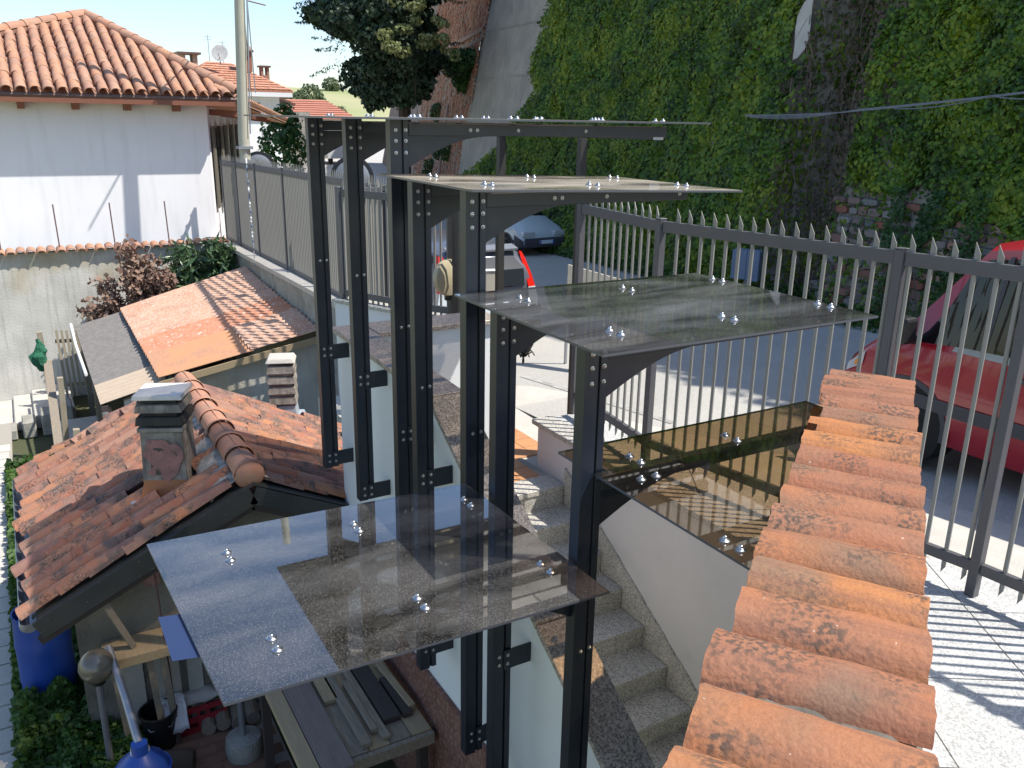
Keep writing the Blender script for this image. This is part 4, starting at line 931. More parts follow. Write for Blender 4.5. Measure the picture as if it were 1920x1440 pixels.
def mpv(name, label, loc, rz, paint, text=True):
    T = thing(name, label, 'car', loc, rz)
    st = [(-2.15, .40, .90, 1.00, .74, .66), (-2.10, .28, .95, 1.30, .80, .66), (-1.86, .22, .95, 1.56, .84, .62), (-.9, .20, .95, 1.62, .86, .64), (.2, .20, .95, 1.60, .86, .64), (.60, .20, .95, 1.50, .86, .62), (1.25, .20, .92, 1.02, .86, .74), (1.8, .22, .80, .86, .82, .70), (2.10, .30, .58, .64, .72, .58)]
    SS, S = make_body(st); build('body', body_mesh(SS), paint, T, smooth=True, local=True)
    for sd_ in (1, -1):
        build('side_window', patch(S, 0, 0, 0, 0, sd_, .006, 8, 3, uv=lambda a, b: (2.2 + a * 3.4 - a * b * .7, 3.12 + b * .8)), K['glass_dark'], T, local=True)
        # tall rear lamp running up the rear pillar
        lp = MB(); pts = [(-2.17, .80, .66, .17), (-2.17, .79, .86, .15), (-2.15, .755, 1.02, .11), (-2.09, .72, 1.2, .09), (-1.97, .68, 1.42, .06), (-1.90, .65, 1.52, .03)]
        for (q, mm_, nm) in ((pts[:3], K['lens'], 'reversing_lamp'), (pts[2:], K['tail'], 'tail_lamp')):
            mb = MB(); vs = []
            for (x, y, z, wd) in q: vs += [(x - .012, sd_ * (y - wd), z), (x + .02, sd_ * (y + .025), z), (x + .16, sd_ * (y + .035), z)]
            mb.add(vs, [(3 * i + j, 3 * i + j + 1, 3 * i + 3 + j + 1, 3 * i + 3 + j) for i in range(len(q) - 1) for j in range(2)])
            build(nm, mb, mm_, T, local=True)
        build('reflector', MB().box((-2.19, sd_ * .70 - .06, .60), (-2.17, sd_ * .70 + .06, .65)), K['tail'], T, local=True)
        for xw in (1.35, -1.35): arch(T, xw, sd_ * .845, .30, K['cartrim']); wheel(T, xw, sd_ * .85, .30, .18)
    build('rear_window', MB().add([(-2.165, -.58, 1.04), (-2.165, .58, 1.04), (-2.125, .58, 1.30), (-2.125, -.58, 1.30), (-1.965, .50, 1.47), (-1.965, -.50, 1.47)], [(0, 1, 2, 3), (3, 2, 4, 5)]), K['darkglass'], T, local=True)
    build('rear_wiper', MB().bar((-2.185, .05, 1.04), (-2.18, -.38, 1.08), .015, .02), K['black'], T, local=True)
    build('tailgate_pocket', MB().prism([(-2.18, .62), (-2.155, .62), (-2.155, .80), (-2.18, .78)], -.34, .34, 'xz'), K['cartrim'], T, local=True, bevel=.008)
    build('tailgate_handle', MB().box((-2.215, -.30, .79), (-2.16, .30, .83)), K['galv'], T, local=True, bevel=.01)
    pl = build('number_plate', MB().box((-2.195, -.25, .65), (-2.181, .25, .76)), K['plate'], T, local=True)
    build('plate_band', MB().box((-2.199, -.25, .652), (-2.196, -.20, .758)), K['plateblue'], pl, local=True)
    build('bumper', MB().prism([(-2.22, .26), (-2.10, .26), (-2.10, .56), (-2.22, .54)], -.78, .78, 'xz'), paint, T, local=True, bevel=.04, seg=2)
    build('roof_spoiler', MB().prism([(-1.98, 1.555), (-1.80, 1.60), (-1.80, 1.63), (-1.99, 1.585)], -.56, .56, 'xz'), K['galv'], T, local=True)
    if text:
        cu = bpy.data.curves.new('badge_text', 'FONT'); cu.body = 'TDMi'; cu.size = .07; cu.extrude = .002
        tmp = bpy.data.objects.new('tmp', cu); col.objects.link(tmp); bpy.context.view_layer.update()
        tme = bpy.data.meshes.new_from_object(tmp.evaluated_get(bpy.context.evaluated_depsgraph_get())); bpy.data.objects.remove(tmp)
        tme.materials.clear(); tme.materials.append(K['whitepaint']); t = bpy.data.objects.new('badge', tme); col.objects.link(t); t.parent = T
        t.matrix_local = Matrix.Translation((-2.172, -.42, .70)) @ Matrix(((0, 0, -1, 0), (-1, 0, 0, 0), (0, 1, 0, 0), (0, 0, 0, 1)))
        build('badge_ring', MB().lathe((-2.172, -.40, .72), [(.022, 0), (.026, .004), (.026, 0)], 12, (-1, 0, 0)), K['whitepaint'], T, local=True)
    return T
mpv('people_carrier', 'slate grey people carrier with tall red rear lamps towards us, behind the gate posts', (4.00, 10.05, ROADZ(0, 9.2) - .03), PI / 2, K['cargrey']).scale = (.95, .95, .92)
mpv('people_carrier', 'dark red car glimpsed through the long dense fence, left of the black posts', (3.45, 13.6, ROADZ(0, 13.6)), PI / 2 + .05, K['carred'], text=False)
# ================================================================ TILED SHED
SL = .46; RX, RZ = -.12, -2.80; Y0, Y1 = 4.42, 7.32; EL = -1.74; ER = 1.90
def rz_(x): return RZ - SL * abs(x - RX)
SH = thing('tiled_shed', 'low shed roofed with old clay tiles, with a mortared ridge and dark verge', 'shed', (-.1, 5.8, YZ))
build('gable_wall', MB().prism([(-1.50, YZ), (-1.50, rz_(-1.5) - .12), (RX, RZ - .12), (1.7, rz_(1.7) - .12), (1.7, YZ)], Y0 + .28, Y0 + .42, 'xz'), K['gable'], SH)
build('side_wall', MB().box((-1.50, Y0 + .425, YZ), (-1.38, Y1 - .1, rz_(-1.5) - .13)), K['garden_wall'], SH)
build('back_wall', MB().prism([(-1.50, YZ), (-1.50, rz_(-1.5) - .12), (RX, RZ - .12), (1.7, rz_(1.7) - .12), (1.7, YZ)], Y1 - .095, Y1 - .02, 'xz'), K['garden_wall'], SH)
build('roof_deck', MB().add([(EL, Y0 + .02, rz_(EL) - .07), (RX, Y0 + .02, RZ - .07), (ER, Y0 + .02, rz_(ER) - .07), (EL, Y1, rz_(EL) - .07), (RX, Y1, RZ - .07), (ER, Y1, rz_(ER) - .07),
       (EL, Y0 + .02, rz_(EL) - .11), (RX, Y0 + .02, RZ - .11), (ER, Y0 + .02, rz_(ER) - .11), (EL, Y1, rz_(EL) - .11), (RX, Y1, RZ - .11), (ER, Y1, rz_(ER) - .11)],
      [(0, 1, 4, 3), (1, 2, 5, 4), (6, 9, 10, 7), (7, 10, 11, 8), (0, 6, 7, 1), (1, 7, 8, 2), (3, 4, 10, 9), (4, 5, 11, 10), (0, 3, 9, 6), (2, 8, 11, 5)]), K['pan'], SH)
cop = [coppo('old_tile', L=.40, r0=.093, r1=.074, th=.011, arc=PI * .80) for _ in range(3)]
for me in cop:
    for v in me.vertices: v.co += v.co.normalized() * .003 * mnoise.noise(v.co * 12 + Vector((id(me) % 97, 0, 0)))
    me.materials.append(K['coppo_old'])
al = math.atan(SL); ca_, sa_ = math.cos(al), math.sin(al)
holes = [(-.60, 5.28, .36, .40), (.92, 7.3, .25, .20)]
def shed_slope(side):
    xe = EL if side < 0 else ER; Ls = abs(xe - RX) / ca_; rows = int((Y1 - Y0) / .178); nc = int((Ls - .05) / .262)
    for r in range(rows):
        y = Y0 + .10 + r * .178 + random.gauss(0, .006); wob = random.gauss(0, .03)
        for c in range(nc + 1):
            d = Ls - .14 - c * .262 + wob + random.gauss(0, .016)      # distance down from the ridge to the tile centre
            if d < .12: continue
            x = RX + side * d * ca_
            if any(abs(x - hx_) < a / 2 + .12 and abs(y - hy_) < b / 2 + .05 for hx_, hy_, a, b in holes): continue
            z = rz_(x) + .02 + random.gauss(0, .006)
            X = Vector((-side * ca_, random.gauss(0, .035), sa_ + .045)); place('roof_tile', random.choice(cop), None, SH, (x, y, z), X, (side * sa_, random.gauss(0, .05), ca_))
    # channel tiles between the covers, one relief sheet
    mb = MB(); vs = []; NY_ = rows * 6; NX_ = 16
    for i in range(NX_ + 1):
        for j in range(NY_ + 1):
            d = Ls * i / NX_; y = Y0 + .04 + (Y1 - Y0 - .06) * j / NY_; x = RX + side * d * ca_
            vs.append((x, y, rz_(x) - .045 + .028 * abs(math.sin((y - Y0 - .10) / .178 * PI + PI / 2)) * -1 + .02 - .008 * ((d / .262) % 1)))
    o = build('channel_tiles', mb.add(vs, [(i * (NY_ + 1) + j, (i + 1) * (NY_ + 1) + j, (i + 1) * (NY_ + 1) + j + 1, i * (NY_ + 1) + j + 1) for i in range(NX_) for j in range(NY_)]), K['coppo_old'], SH, smooth=True)
shed_slope(-1); shed_slope(1)
# loose tiles and half broken ones along the back edge
for k in range(9):
    x = EL + .1 + k * .17; place('roof_tile', random.choice(cop), None, SH, (x, Y1 - .02 + random.gauss(0, .03), rz_(x) + .07), (ca_, .25 * random.gauss(0, 1), sa_), (-sa_, random.gauss(0, .2), ca_), scale=(.8, .8, .8))
# ridge tiles with sockets, bedded in mortar
rm = MB(); vs = []; n = 70; m_ = 16
for i in range(n + 1):
    for j in range(m_ + 1):
        y = Y0 + .02 + (Y1 - Y0 - .04) * i / n; s = -1 + 2 * j / m_; wdt = .20 + .05 * mnoise.noise(Vector((y * 3, j > m_ / 2, 0))) + (.12 if (y < 5.6 and s < 0) else 0)
        x = RX + s * wdt; vs.append((x, y, rz_(x) + .055 * (1 - abs(s) ** 6) + .03 * mnoise.noise(Vector((x * 14, y * 14, 0))) * (1 if abs(s) < .95 else 0)))
build('ridge_mortar', rm.add(vs, [(i * (m_ + 1) + j, (i + 1) * (m_ + 1) + j, (i + 1) * (m_ + 1) + j + 1, i * (m_ + 1) + j + 1) for i in range(n) for j in range(m_)]), K['mortar'], SH, smooth=True)
rt = MB(); nseg = 14; ringp = [(-.20, .128), (-.16, .130), (-.155, .118), (.21, .108)]
vs = []
for (xx, rr) in ringp:
    for k in range(nseg + 1):
        a = PI * k / nseg; vs.append((xx, rr * math.cos(a), rr * math.sin(a) * .95))
rt.add(vs, [(i * (nseg + 1) + k, (i + 1) * (nseg + 1) + k, (i + 1) * (nseg + 1) + k + 1, i * (nseg + 1) + k + 1) for i in range(3) for k in range(nseg)])
rt.box((-.15, -.004, .108), (.20, .004, .1145))
o = build('ridge_tile', rt, K['ridge'], None, smooth=True); rme = o.data; bpy.data.objects.remove(o)
yy = Y1 - .2
while yy > Y0 + .12:
    place('ridge_tile', rme, None, SH, (RX, yy, RZ + .035 + random.gauss(0, .004)), (0, 1, 0), (random.gauss(0, .03), 0, 1)); yy -= .355
cap = MB().lathe((RX, Y0 + .05, RZ + .035), [(.128, 0), (.126, .02), (.10, .05), (.05, .065), (.001, .07)], 16, (0, -1, 0)); build('ridge_end_cap', cap, K['ridge'], SH, smooth=True)
# verge flashing and fascia on the gable end, gutter along the eave
for side, xe in ((-1, EL), (1, ER)):
    p0 = Vector((RX, Y0 - .03, RZ - .06)); p1 = Vector((xe, Y0 - .03, rz_(xe) - .06))
    build('verge_flashing', MB().slab([p0 + Vector((0, -.02, .03)), p1 + Vector((0, -.02, .03)), p1 + Vector((0, .14, .03)), p0 + Vector((0, .14, .03))], .012), K['darkmetal'], SH)
    build('fascia_board', MB().bar(p0 + Vector((0, -.012, -.06)), p1 + Vector((0, -.012, -.06)), .025, .15), K['darkmetal'], SH)
    build('lower_fascia', MB().bar(p0 + Vector((0, .03, -.17)), p1 + Vector((0, .03, -.17)), .025, .07), K['wood_dark'], SH)
for k in range(9):
    yy = Y0 + .15 + k * .33; build('rafter', MB().bar((EL - .02, yy, rz_(EL) - .13), (-1.3, yy, rz_(-1.3) - .13), .05, .07), K['wood_grey'], SH)
gm = MB(); vs = []; gx_, gz_ = EL - .05, rz_(EL) - .05
for y in (Y0 - .05, Y1 + .05):
    for k in range(9):
        a = PI + PI * k / 8; vs.append((gx_ + .065 * math.cos(a), y, gz_ + .065 * math.sin(a)))
    for k in range(9):
        a = 2 * PI - PI * k / 8; vs.append((gx_ + .06 * math.cos(a), y, gz_ + .003 + .06 * math.sin(a)))
gm.add(vs, [(k, k + 1, 18 + k + 1, 18 + k) for k in range(17)] + [(17, 0, 18, 35)]); gm.add([vs[k] for k in range(9)], [tuple(range(9))])
build('gutter', gm, K['gutter'], SH)
# beams and odd timbers under the gable
build('gable_beam', MB().box((-1.34, Y0 - .05, -4.16), (-.2, Y0 + .27, -4.08)), K['wood_pale'], SH)
for x in (-1.28, -1.02, -.92): build('prop', MB().bar((x, Y0 + .02, -4.17), (x + .05, Y0 + .1, YZ), .05, .05), K['wood_grey'], SH)
build('iron_rod', MB().tube([(-.90, Y0 + .1, -3.5), (-.86, Y0 + .05, YZ + .03)], .008, 5), K['rust'], SH)
build('diagonal_strut', MB().bar((-1.30, Y0 + .02, -3.55), (-1.12, Y0 + .08, -4.07), .045, .045), K['wood_grey'], SH)
build('window_opening', MB().box((-.60, Y0 + .262, -4.02), (-.38, Y0 + .279, -3.55)), K['darkglass'], SH)
build('brick_block', MB().box((-.98, Y0 + .16, -3.62), (-.86, Y0 + .276, -3.38)), K['pink'], SH)
for k, (x, w_) in enumerate(((-1.22, .16), (-.98, .2), (-.72, .12))): build('pale_panel', MB().box((x, Y0 + .255, YZ), (x + w_, Y0 + .277, -4.2)), K['concrete'], SH)
for k in range(4): build('log', MB().lathe((-.62 + k * .12, Y0 + .12 - .02 * k, YZ + .08 + .02 * (k % 2)), [(.06, -.1), (.062, .1)], 10, (.1, 1, 0)), K['wood_grey'], SH)

# ---- chimneys standing on the shed roof
C1 = thing('chimney', 'tall sooty chimney with flaking pink render and a pale slab on top', 'chimney', (-.60, 5.28, -3.1), rz=-.42, group=None)
def cbox(T, name, w, d, z0, z1, m, tap=0, rx=0, bev=.006):
    mb = MB().add([(-w / 2, -d / 2, z0), (w / 2, -d / 2, z0), (w / 2, d / 2, z0), (-w / 2, d / 2, z0), (-w / 2 + tap, -d / 2 + tap, z1), (w / 2 - tap, -d / 2 + tap, z1), (w / 2 - tap, d / 2 - tap, z1), (-w / 2 + tap, d / 2 - tap, z1)],
                  [(0, 3, 2, 1), (4, 5, 6, 7), (0, 1, 5, 4), (1, 2, 6, 5), (2, 3, 7, 6), (3, 0, 4, 7)])
    return build(name, mb, m, T, local=True, bevel=bev, seg=2)
cbox(C1, 'flashing_skirt', .48, .50, -.13, .14, K['rust_flash'], .07)
cbox(C1, 'lead_apron', .58, .60, -.16, -.02, K['lead'], .02)
sh_ = cbox(C1, 'shaft', .36, .36, .1, .56, K['chim'], .012)
fr_ = MB(); pts_ = [(.155 * math.cos(a) * (1 + .22 * math.sin(3 * a + 1) + .12 * math.sin(7 * a)), .33 + .19 * math.sin(a) * (1 + .18 * math.sin(4 * a) + .1 * math.sin(9 * a + 2))) for a in [2 * PI * k / 40 for k in range(40)]]
fr_.prism([(max(-.165, min(.165, x)), max(.13, min(.50, z))) for x, z in pts_], -.186, -.176, 'xz')
build('flaking_render', fr_, K['pink'], C1, local=True)
cbox(C1, 'slab', .37, .37, .565, .60, K['chim'])
cbox(C1, 'slab', .385, .385, .625, .695, K['soot'], .01); cbox(C1, 'core', .28, .28, .60, .86, K['soot'])
cbox(C1, 'slab', .38, .38, .735, .80, K['chim'], .012); cbox(C1, 'top_slab', .40, .38, .845, .885, K['chim_cap'], .008, bev=.005)
C2 = thing('chimney', 'smaller pale chimney of stacked concrete slabs on a grey flashing, beside the leftmost post', 'chimney', (.93, 7.3, -3.33), rz=-.35)
cbox(C2, 'flashing_skirt', .34, .34, -.1, .16, K['lead'], .03)
cbox(C2, 'lead_apron', .46, .46, -.06, .0, K['lead'], .02)
cbox(C2, 'core', .24, .24, .1, .62, K['chim'])
for k in range(4): cbox(C2, 'slab', .32, .32, .18 + k * .12, .27 + k * .12, K['chim'], .014, bev=.01)
cbox(C2, 'top_slab', .33, .32, .665, .72, K['concrete'], .03, bev=.012)

# ================================================================ CORRUGATED LEAN-TO
CR = thing('corrugated_shed', 'lean-to with orange corrugated roof sheets below the street wall', 'shed', (.9, 11.4, YZ))
P00, P10, P11, P01 = Vector((-.12, 9.48, -3.36)), Vector((1.96, 9.12, -2.88)), Vector((1.96, 13.3, -2.60)), Vector((-.12, 13.5, -3.20))
def blin(a, b): return (P00 * (1 - a) + P10 * a) * (1 - b) + (P01 * (1 - a) + P11 * a) * b
def corr(name, f, a0, a1, b0, b1, m, dz=0, pitch=.17, amp=.022, step=0):
    mb = MB(); nb = max(8, int((b1 - b0) * 4.1 / pitch * 8)); na = 14; vs = []
    for i in range(na + 1):
        for j in range(nb + 1):
            a = a0 + (a1 - a0) * i / na; b = b0 + (b1 - b0) * j / nb; p = f(a, b); ph = b * 4.1 / pitch * 2 * PI
            vs.append((p.x, p.y, p.z + dz + amp * math.sin(ph) + (.012 * ((a * 7) % 1) if step else 0) + .006 * mnoise.noise(p * 1.5)))
    N_ = (na + 1) * (nb + 1); vs += [(x, y, z - .006) for x, y, z in vs]
    fs = [(i * (nb + 1) + j, (i + 1) * (nb + 1) + j, (i + 1) * (nb + 1) + j + 1, i * (nb + 1) + j + 1) for i in range(na) for j in range(nb)]
    fs += [tuple(N_ + q for q in f_[::-1]) for f_ in fs]
    fs += [(j, j + 1, N_ + j + 1, N_ + j) for j in range(nb)] + [(i * (nb + 1), N_ + i * (nb + 1), N_ + (i + 1) * (nb + 1), (i + 1) * (nb + 1)) for i in range(na)]
    return build(name, mb.add(vs, fs), m, CR, smooth=True, fixn=False)
corr('roof_sheet', blin, 0, 1, .70, 1.0, K['corr_orange'], .012)
corr('roof_sheet', blin, 0, 1, .46, .705, K['corr_orange'], .022)
corr('roof_sheet', blin, 0, 1, .27, .465, mat('redder_corrugated_sheet', (.47, .20, .11), .9, var=(.56, .32, .22), nscale=14, spots=(.62, .48, .40), spot_scale=24, spot_lo=.60, spot_hi=.66), .032)
corr('roof_sheet', blin, 0, .58, 0, .28, K['corr_new'], .045)
corr('roof_sheet', blin, .56, 1, 0, .275, K['corr_orange'], .058, step=1)
def gl(a, b): 
    q = blin(0, b) + Vector((.10, 0, -.035)); return q + Vector((-.82 * (1 - a), .02, -.20 * (1 - a)))
corr('lower_roof_sheet', gl, 0, 1, .20, 1.02, K['corr_grey'], 0, .15, .012)
corr('lower_roof_sheet', gl, 0, 1, .0, .205, K['corr_tan'], .01, .15, .010)
build('front_wall', MB().add([(-.55, 9.62, YZ), (1.98, 9.30, YZ), (1.98, 9.30, -2.98), (-.1, 9.60, -3.46), (-.55, 9.62, -3.62), (-.55, 9.7, YZ), (1.98, 9.4, YZ), (1.98, 9.4, -2.98), (-.1, 9.7, -3.46), (-.55, 9.7, -3.62)],
      [(0, 1, 2, 3, 4), (9, 8, 7, 6, 5), (0, 5, 6, 1), (1, 6, 7, 2), (2, 7, 8, 3), (3, 8, 9, 4), (4, 9, 5, 0)]), K['garden_wall'], CR)
build('verge_board', MB().bar(P00 + Vector((0, -.02, -.06)), P10 + Vector((0, -.02, -.06)), .025, .09), K['wood_pale'], CR)
build('eave_beam', MB().bar(gl(0, 0) + Vector((.05, 0, -.06)), gl(0, 1) + Vector((.05, 0, -.06)), .08, .08), K['wood_dark'], CR)
build('eave_gutter', MB().tube([gl(0, .35) + Vector((-.05, 0, -.02)), gl(0, .7) + Vector((-.07, 0, .02)), gl(0, 1.02) + Vector((-.05, 0, .03))], .022, 8), K['whitepaint'], CR)
for b in (0.02, .5, .98): q = gl(.06, b); build('post', MB().box((q.x, q.y, YZ), (q.x + .08, q.y + .08, q.z - .08)), K['wood_grey'], CR)
build('downpipe', MB().tube([gl(.05, .0) + Vector((0, -.05, -.1)), gl(.05, 0) + Vector((.02, -.1, -.5)), gl(.05, 0) + Vector((.0, -.1, -1.5))], .04, 8), K['galv'], CR)
# pale earth platform and slatted wooden gate beside it
EP = thing('earth_platform', 'sunlit sandy platform behind the tiled shed roof', 'platform', (-.9, 10.2, YZ))
build('platform_body', MB().box((-1.28, 8.0, YZ), (-.50, 12.3, -4.62)), K['concrete'], EP, bevel=.02)
for k in range(5): build('edge_stone', MB().box((-1.27 + k * .16, 7.95, -4.70), (-1.13 + k * .16, 8.05 + .03 * random.random(), -4.55 + .04 * random.random())), K['rubble'], EP)
WG = thing('wooden_gate', 'old slatted wooden gate leaning between the stained wall and the grey corrugated roof', 'gate', (-.9, 12.0, -4.2))
for k in range(12):
    x = -1.11 + k * .075; build('slat', MB().bar((x, 13.9 - .01 * k, -3.54 - .02 * random.random()), (x + .03, 13.8, -4.74 + .02 * k), .042, .02, (0, 1, 0)), K['wood_old'], WG)
for z in (-3.74, -4.52): build('cross_rail', MB().bar((-1.15, 13.93, z), (-.20, 13.87, z - .03), .03, .06), K['wood_old'], WG)
for i, (x, y, z1, lean) in enumerate(((-1.33, 11.9, -3.10, -.05), (-1.27, 10.9, -3.55, .05), (-1.25, 9.6, -3.9, .10))):
    T = thing('wooden_post', ['tall grey wooden post at the left end of the slatted gate', 'leaning timber post in front of the slatted gate', 'dark short timber post nearest the tiled shed roof'][i], 'post', (x, y, YZ), group=None)
    build('shaft', MB().bar((x, y, YZ), (x + lean, y, z1), .075, .085, (0, 1, 0)), K['wood_old'], T)
for i in range(3):
    T = thing('timber_plank', ['long pale plank leaning from the slatted gate down to the grass', 'narrow metal-edged plank beside the leaning pale plank', 'dark plank across the near end of the sandy platform'][i], 'plank', (-1.35, 9.5, YZ))
    pts_ = [((-1.40, 8.6, -4.9), (-1.33, 11.7, -3.5)), ((-1.47, 8.1, -4.95), (-1.40, 10.0, -4.35)), ((-1.25, 8.2, -4.45), (-.45, 8.5, -4.30))][i]
    build('board', MB().bar(*pts_, .11, .035), [K['wood_grey'], K['galv'], K['wood_old']][i], T)
GN = thing('green_net', 'green net bundle hanging on the tall wooden post', 'net', (-1.42, 11.6, -3.5))
mb = MB(); vs = []; n = 12
for i in range(9):
    for k in range(n):
        t = i / 8; r = .02 + .10 * math.sin(min(1, t * 1.05) * PI * .9) ** 1.2 * (.6 + .5 * t); a = 2 * PI * k / n
        q_ = 1 + .5 * mnoise.noise(Vector((k * .9, i * .8, 1))); vs.append((-1.42 + r * math.cos(a) * q_ + .02 * math.sin(i), 11.7 + r * math.sin(a) * q_, -3.16 - .48 * t + .03 * mnoise.noise(Vector((k, i, 5)))))
build('net_bag', mb.add(vs, [(i * n + k, i * n + (k + 1) % n, (i + 1) * n + (k + 1) % n, (i + 1) * n + k) for i in range(8) for k in range(n)]), K['net'], GN)
# ================================================================ GARDEN WALL WITH A ROW OF TILES
GW = thing('garden_wall', 'tall stained rendered garden wall topped with a row of clay tiles, below the white house', 'wall', (-1, 15.2, YZ))
mb = MB(); vs = []; nx_ = 60
build('wall_body', MB().box((-5.5, 15.12, YZ), (1.98, 15.30, -2.40)), K['garden_wall'], GW)
wc_ = coppo('wall_cap_tile', L=.34, r0=.082, r1=.075, th=.012); wc_.materials.append(K['coppo_house'])
for k in range(48):
    x = -5.4 + k * .158; place('cap_tile', wc_, None, GW, (x, 15.18 + random.gauss(0, .008), -2.385 + random.gauss(0, .006)), (0, 1, .10), (random.gauss(0, .06), 0, 1), jit=.02)
for i, x in enumerate((-1.74, -.83, .08, 1.02)):
    T = thing('iron_rod', ['thin rusty rod standing on the tile-capped wall, leftmost of four', 'thin rusty rod standing on the tile-capped wall, second from left', 'thin rusty rod on the tile-capped wall beside the broad shadow on the white house', 'thin rusty rod on the tile-capped wall behind the dry bush'][i], 'rod', (x, 15.2, -2.4), group='rods on the tile-capped garden wall')
    build('rod', MB().tube([(x, 15.2, -2.42), (x - .02, 15.2, -1.58)], .012, 5), K['rust'], T)
ES = thing('outdoor_steps', 'sunlit stone steps going down beside the stained garden wall, far left', 'steps', (-1.6, 14.4, YZ))
for k in range(5):
    x1 = -1.0 - k * .30; build('step', MB().box((x1 - .32, 13.5, YZ), (x1, 15.1, -4.80 - k * .07)), K['concrete'], ES, bevel=.015)
for k in range(4): build('kerb_block', MB().box((-1.25 - k * .28, 13.05, YZ), (-1.05 - k * .28, 13.48, -4.62 - k * .10)), K['concrete_old'], ES, bevel=.02)
# ================================================================ WHITE HOUSE ON THE LEFT
HW = thing('white_house', 'white house with orange clay tile hip roof and brown gutter, top left', 'house', (0, 18, -3.6))
Vd = Vector((.31, .951, 0)); c0 = Vector((2.06, 16.0, 0)); c1 = c0 + Vd * 9.5
pl_ = [(-6, 16.0), (c0.x, 16.0), (c1.x, c1.y), (c1.x - 6, c1.y + 1), (-6, 25)]
build('wall', MB().prism(pl_, -5.1, .28), K['house_white'], HW)
E0, E1, Q, E2, R_ = Vector((-4.6, 15.60, .30)), Vector((2.52, 15.60, .30)), Vector((.42, 19.5, 1.84)), Vector((5.75, 23.6, -.16)), Vector((3.4, 24.5, .95))
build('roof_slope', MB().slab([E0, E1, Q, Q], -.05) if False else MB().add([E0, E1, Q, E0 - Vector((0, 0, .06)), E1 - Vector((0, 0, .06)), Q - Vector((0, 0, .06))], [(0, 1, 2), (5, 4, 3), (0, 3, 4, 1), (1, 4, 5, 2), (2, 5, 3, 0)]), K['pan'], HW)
build('roof_slope', MB().add([E1, E2, R_, Q, E1 - Vector((0, 0, .07)), E2 - Vector((0, 0, .07)), R_ - Vector((0, 0, .07)), Q - Vector((0, 0, .07))], [(0, 1, 2, 3), (7, 6, 5, 4), (0, 4, 5, 1), (1, 5, 6, 2), (2, 6, 7, 3), (3, 7, 4, 0)]), K['coppo_house'], HW)
build('roof_slope', MB().add([E0, Q, R_, (-6, 24, .6), (-8, 18, .3)], [(0, 1, 2, 3, 4)]), K['coppo_house'], HW)
fa = (Q.z - E0.z) / (Q.y - E0.y); ang = math.atan(fa); cA, sA_ = math.cos(ang), math.sin(ang)
hc = coppo('house_tile', L=.44, r0=.098, r1=.082, th=.014, arc=PI * .9); hc.materials.append(K['coppo_house'])
ht = 0
for i in range(31):
    x = 2.36 - i * .215
    yr = 15.52 + ((2.52 - x) / (2.52 - .42) if x > .42 else (x + 4.6) / (.42 + 4.6)) * (Q.y - 15.52)
    c = 0
    while True:
        y = 15.52 + .14 + c * .345 * cA
        if y > yr - .05: break
        z = E0.z + (y - 15.52) * fa
        place('roof_tile', hc, None, HW, (x + random.gauss(0, .005), y, z + .055 + random.gauss(0, .003)), (random.gauss(0, .01), cA, sA_ - .03 + .06), (0, -sA_, cA), jit=.008); c += 1; ht += 1
pm_ = MB(); vs = []; nx_, ny_ = 150, 4
for i in range(nx_ + 1):
    x = -4.4 + 6.8 * i / nx_; yr = 15.52 + ((2.52 - x) / 2.1 if x > .42 else (x + 4.6) / 5.02) * (Q.y - 15.52)
    for j in range(ny_ + 1):
        y = 15.50 + (yr - 15.5) * j / ny_; vs.append((x, y, E0.z + (y - 15.52) * fa + .012 - .022 * abs(math.cos((x - 2.36) / .215 * PI))))
build('channel_tiles', pm_.add(vs, [(i * (ny_ + 1) + j, (i + 1) * (ny_ + 1) + j, (i + 1) * (ny_ + 1) + j + 1, i * (ny_ + 1) + j + 1) for i in range(nx_) for j in range(ny_)]), K['coppo_house'], HW)
hr = coppo('hip_tile', L=.46, r0=.125, r1=.105, th=.014, arc=PI * .95); hr.materials.append(K['coppo_house'])
for A_, B_ in ((E1, Q), (E0, Q)):
    build('hip_bedding', MB().tube([A_ + Vector((0, 0, .03)), B_ + Vector((0, 0, .03))], .13, 8), K['pan'], HW)
    d_ = (B_ - A_); L_ = d_.length; d_.normalize(); k = 0
    while k * .39 < L_ - .1:
        p = A_ + d_ * (k * .39 + .1); place('hip_tile', hr, None, HW, p + Vector((0, 0, .13)), d_, (0, -.1, 1)); k += 1
d_ = (E2 - E1).normalized(); k = 0
while k * .22 < (E2 - E1).length:
    p = E1 + d_ * (k * .22); up_ = (Q - E1).cross(d_); place('eave_tile', hc, None, HW, p + Vector((-.16, .05, .09)), Vector((-.80, .35, .42)), (.3, -.1, 1)); k += 1
mb = MB().tube([E0 + Vector((0, -.06, -.05)), E1 + Vector((.02, -.06, -.05))], .055, 8); build('gutter', mb, K['browngutter'], HW)
build('fascia', MB().box((-4.6, 15.50, .13), (2.5, 15.53, .245)), K['beam'], HW)
build('soffit', MB().box((-4.6, 15.535, .20), (2.5, 15.995, .225)), K['beam'], HW)
for k in range(6):
    x = 1.42 - k * .86; build('bracket', MB().prism([(15.55, .20), (15.99, .20), (15.99, .02), (15.70, .02)], x, x + .11, 'yz'), K['beam'], HW)
build('side_soffit', MB().add([E1 + Vector((0, 0, -.10)), E2 + Vector((0, 0, -.10)), Vector((c1.x, c1.y, -.10)), Vector((c0.x, c0.y, .12))], [(0, 1, 2, 3)]), K['soffit'], HW)
for k in range(5):
    p = c0 + Vd * (.4 + k * 1.9); build('bracket', MB().bar(p + Vector((0, 0, .02 - .03 * k)), p + Vector((.75, -.1, -.02 - .04 * k)), .09, .12), K['beam'], HW)
nd = Vector((Vd.y, -Vd.x, 0))
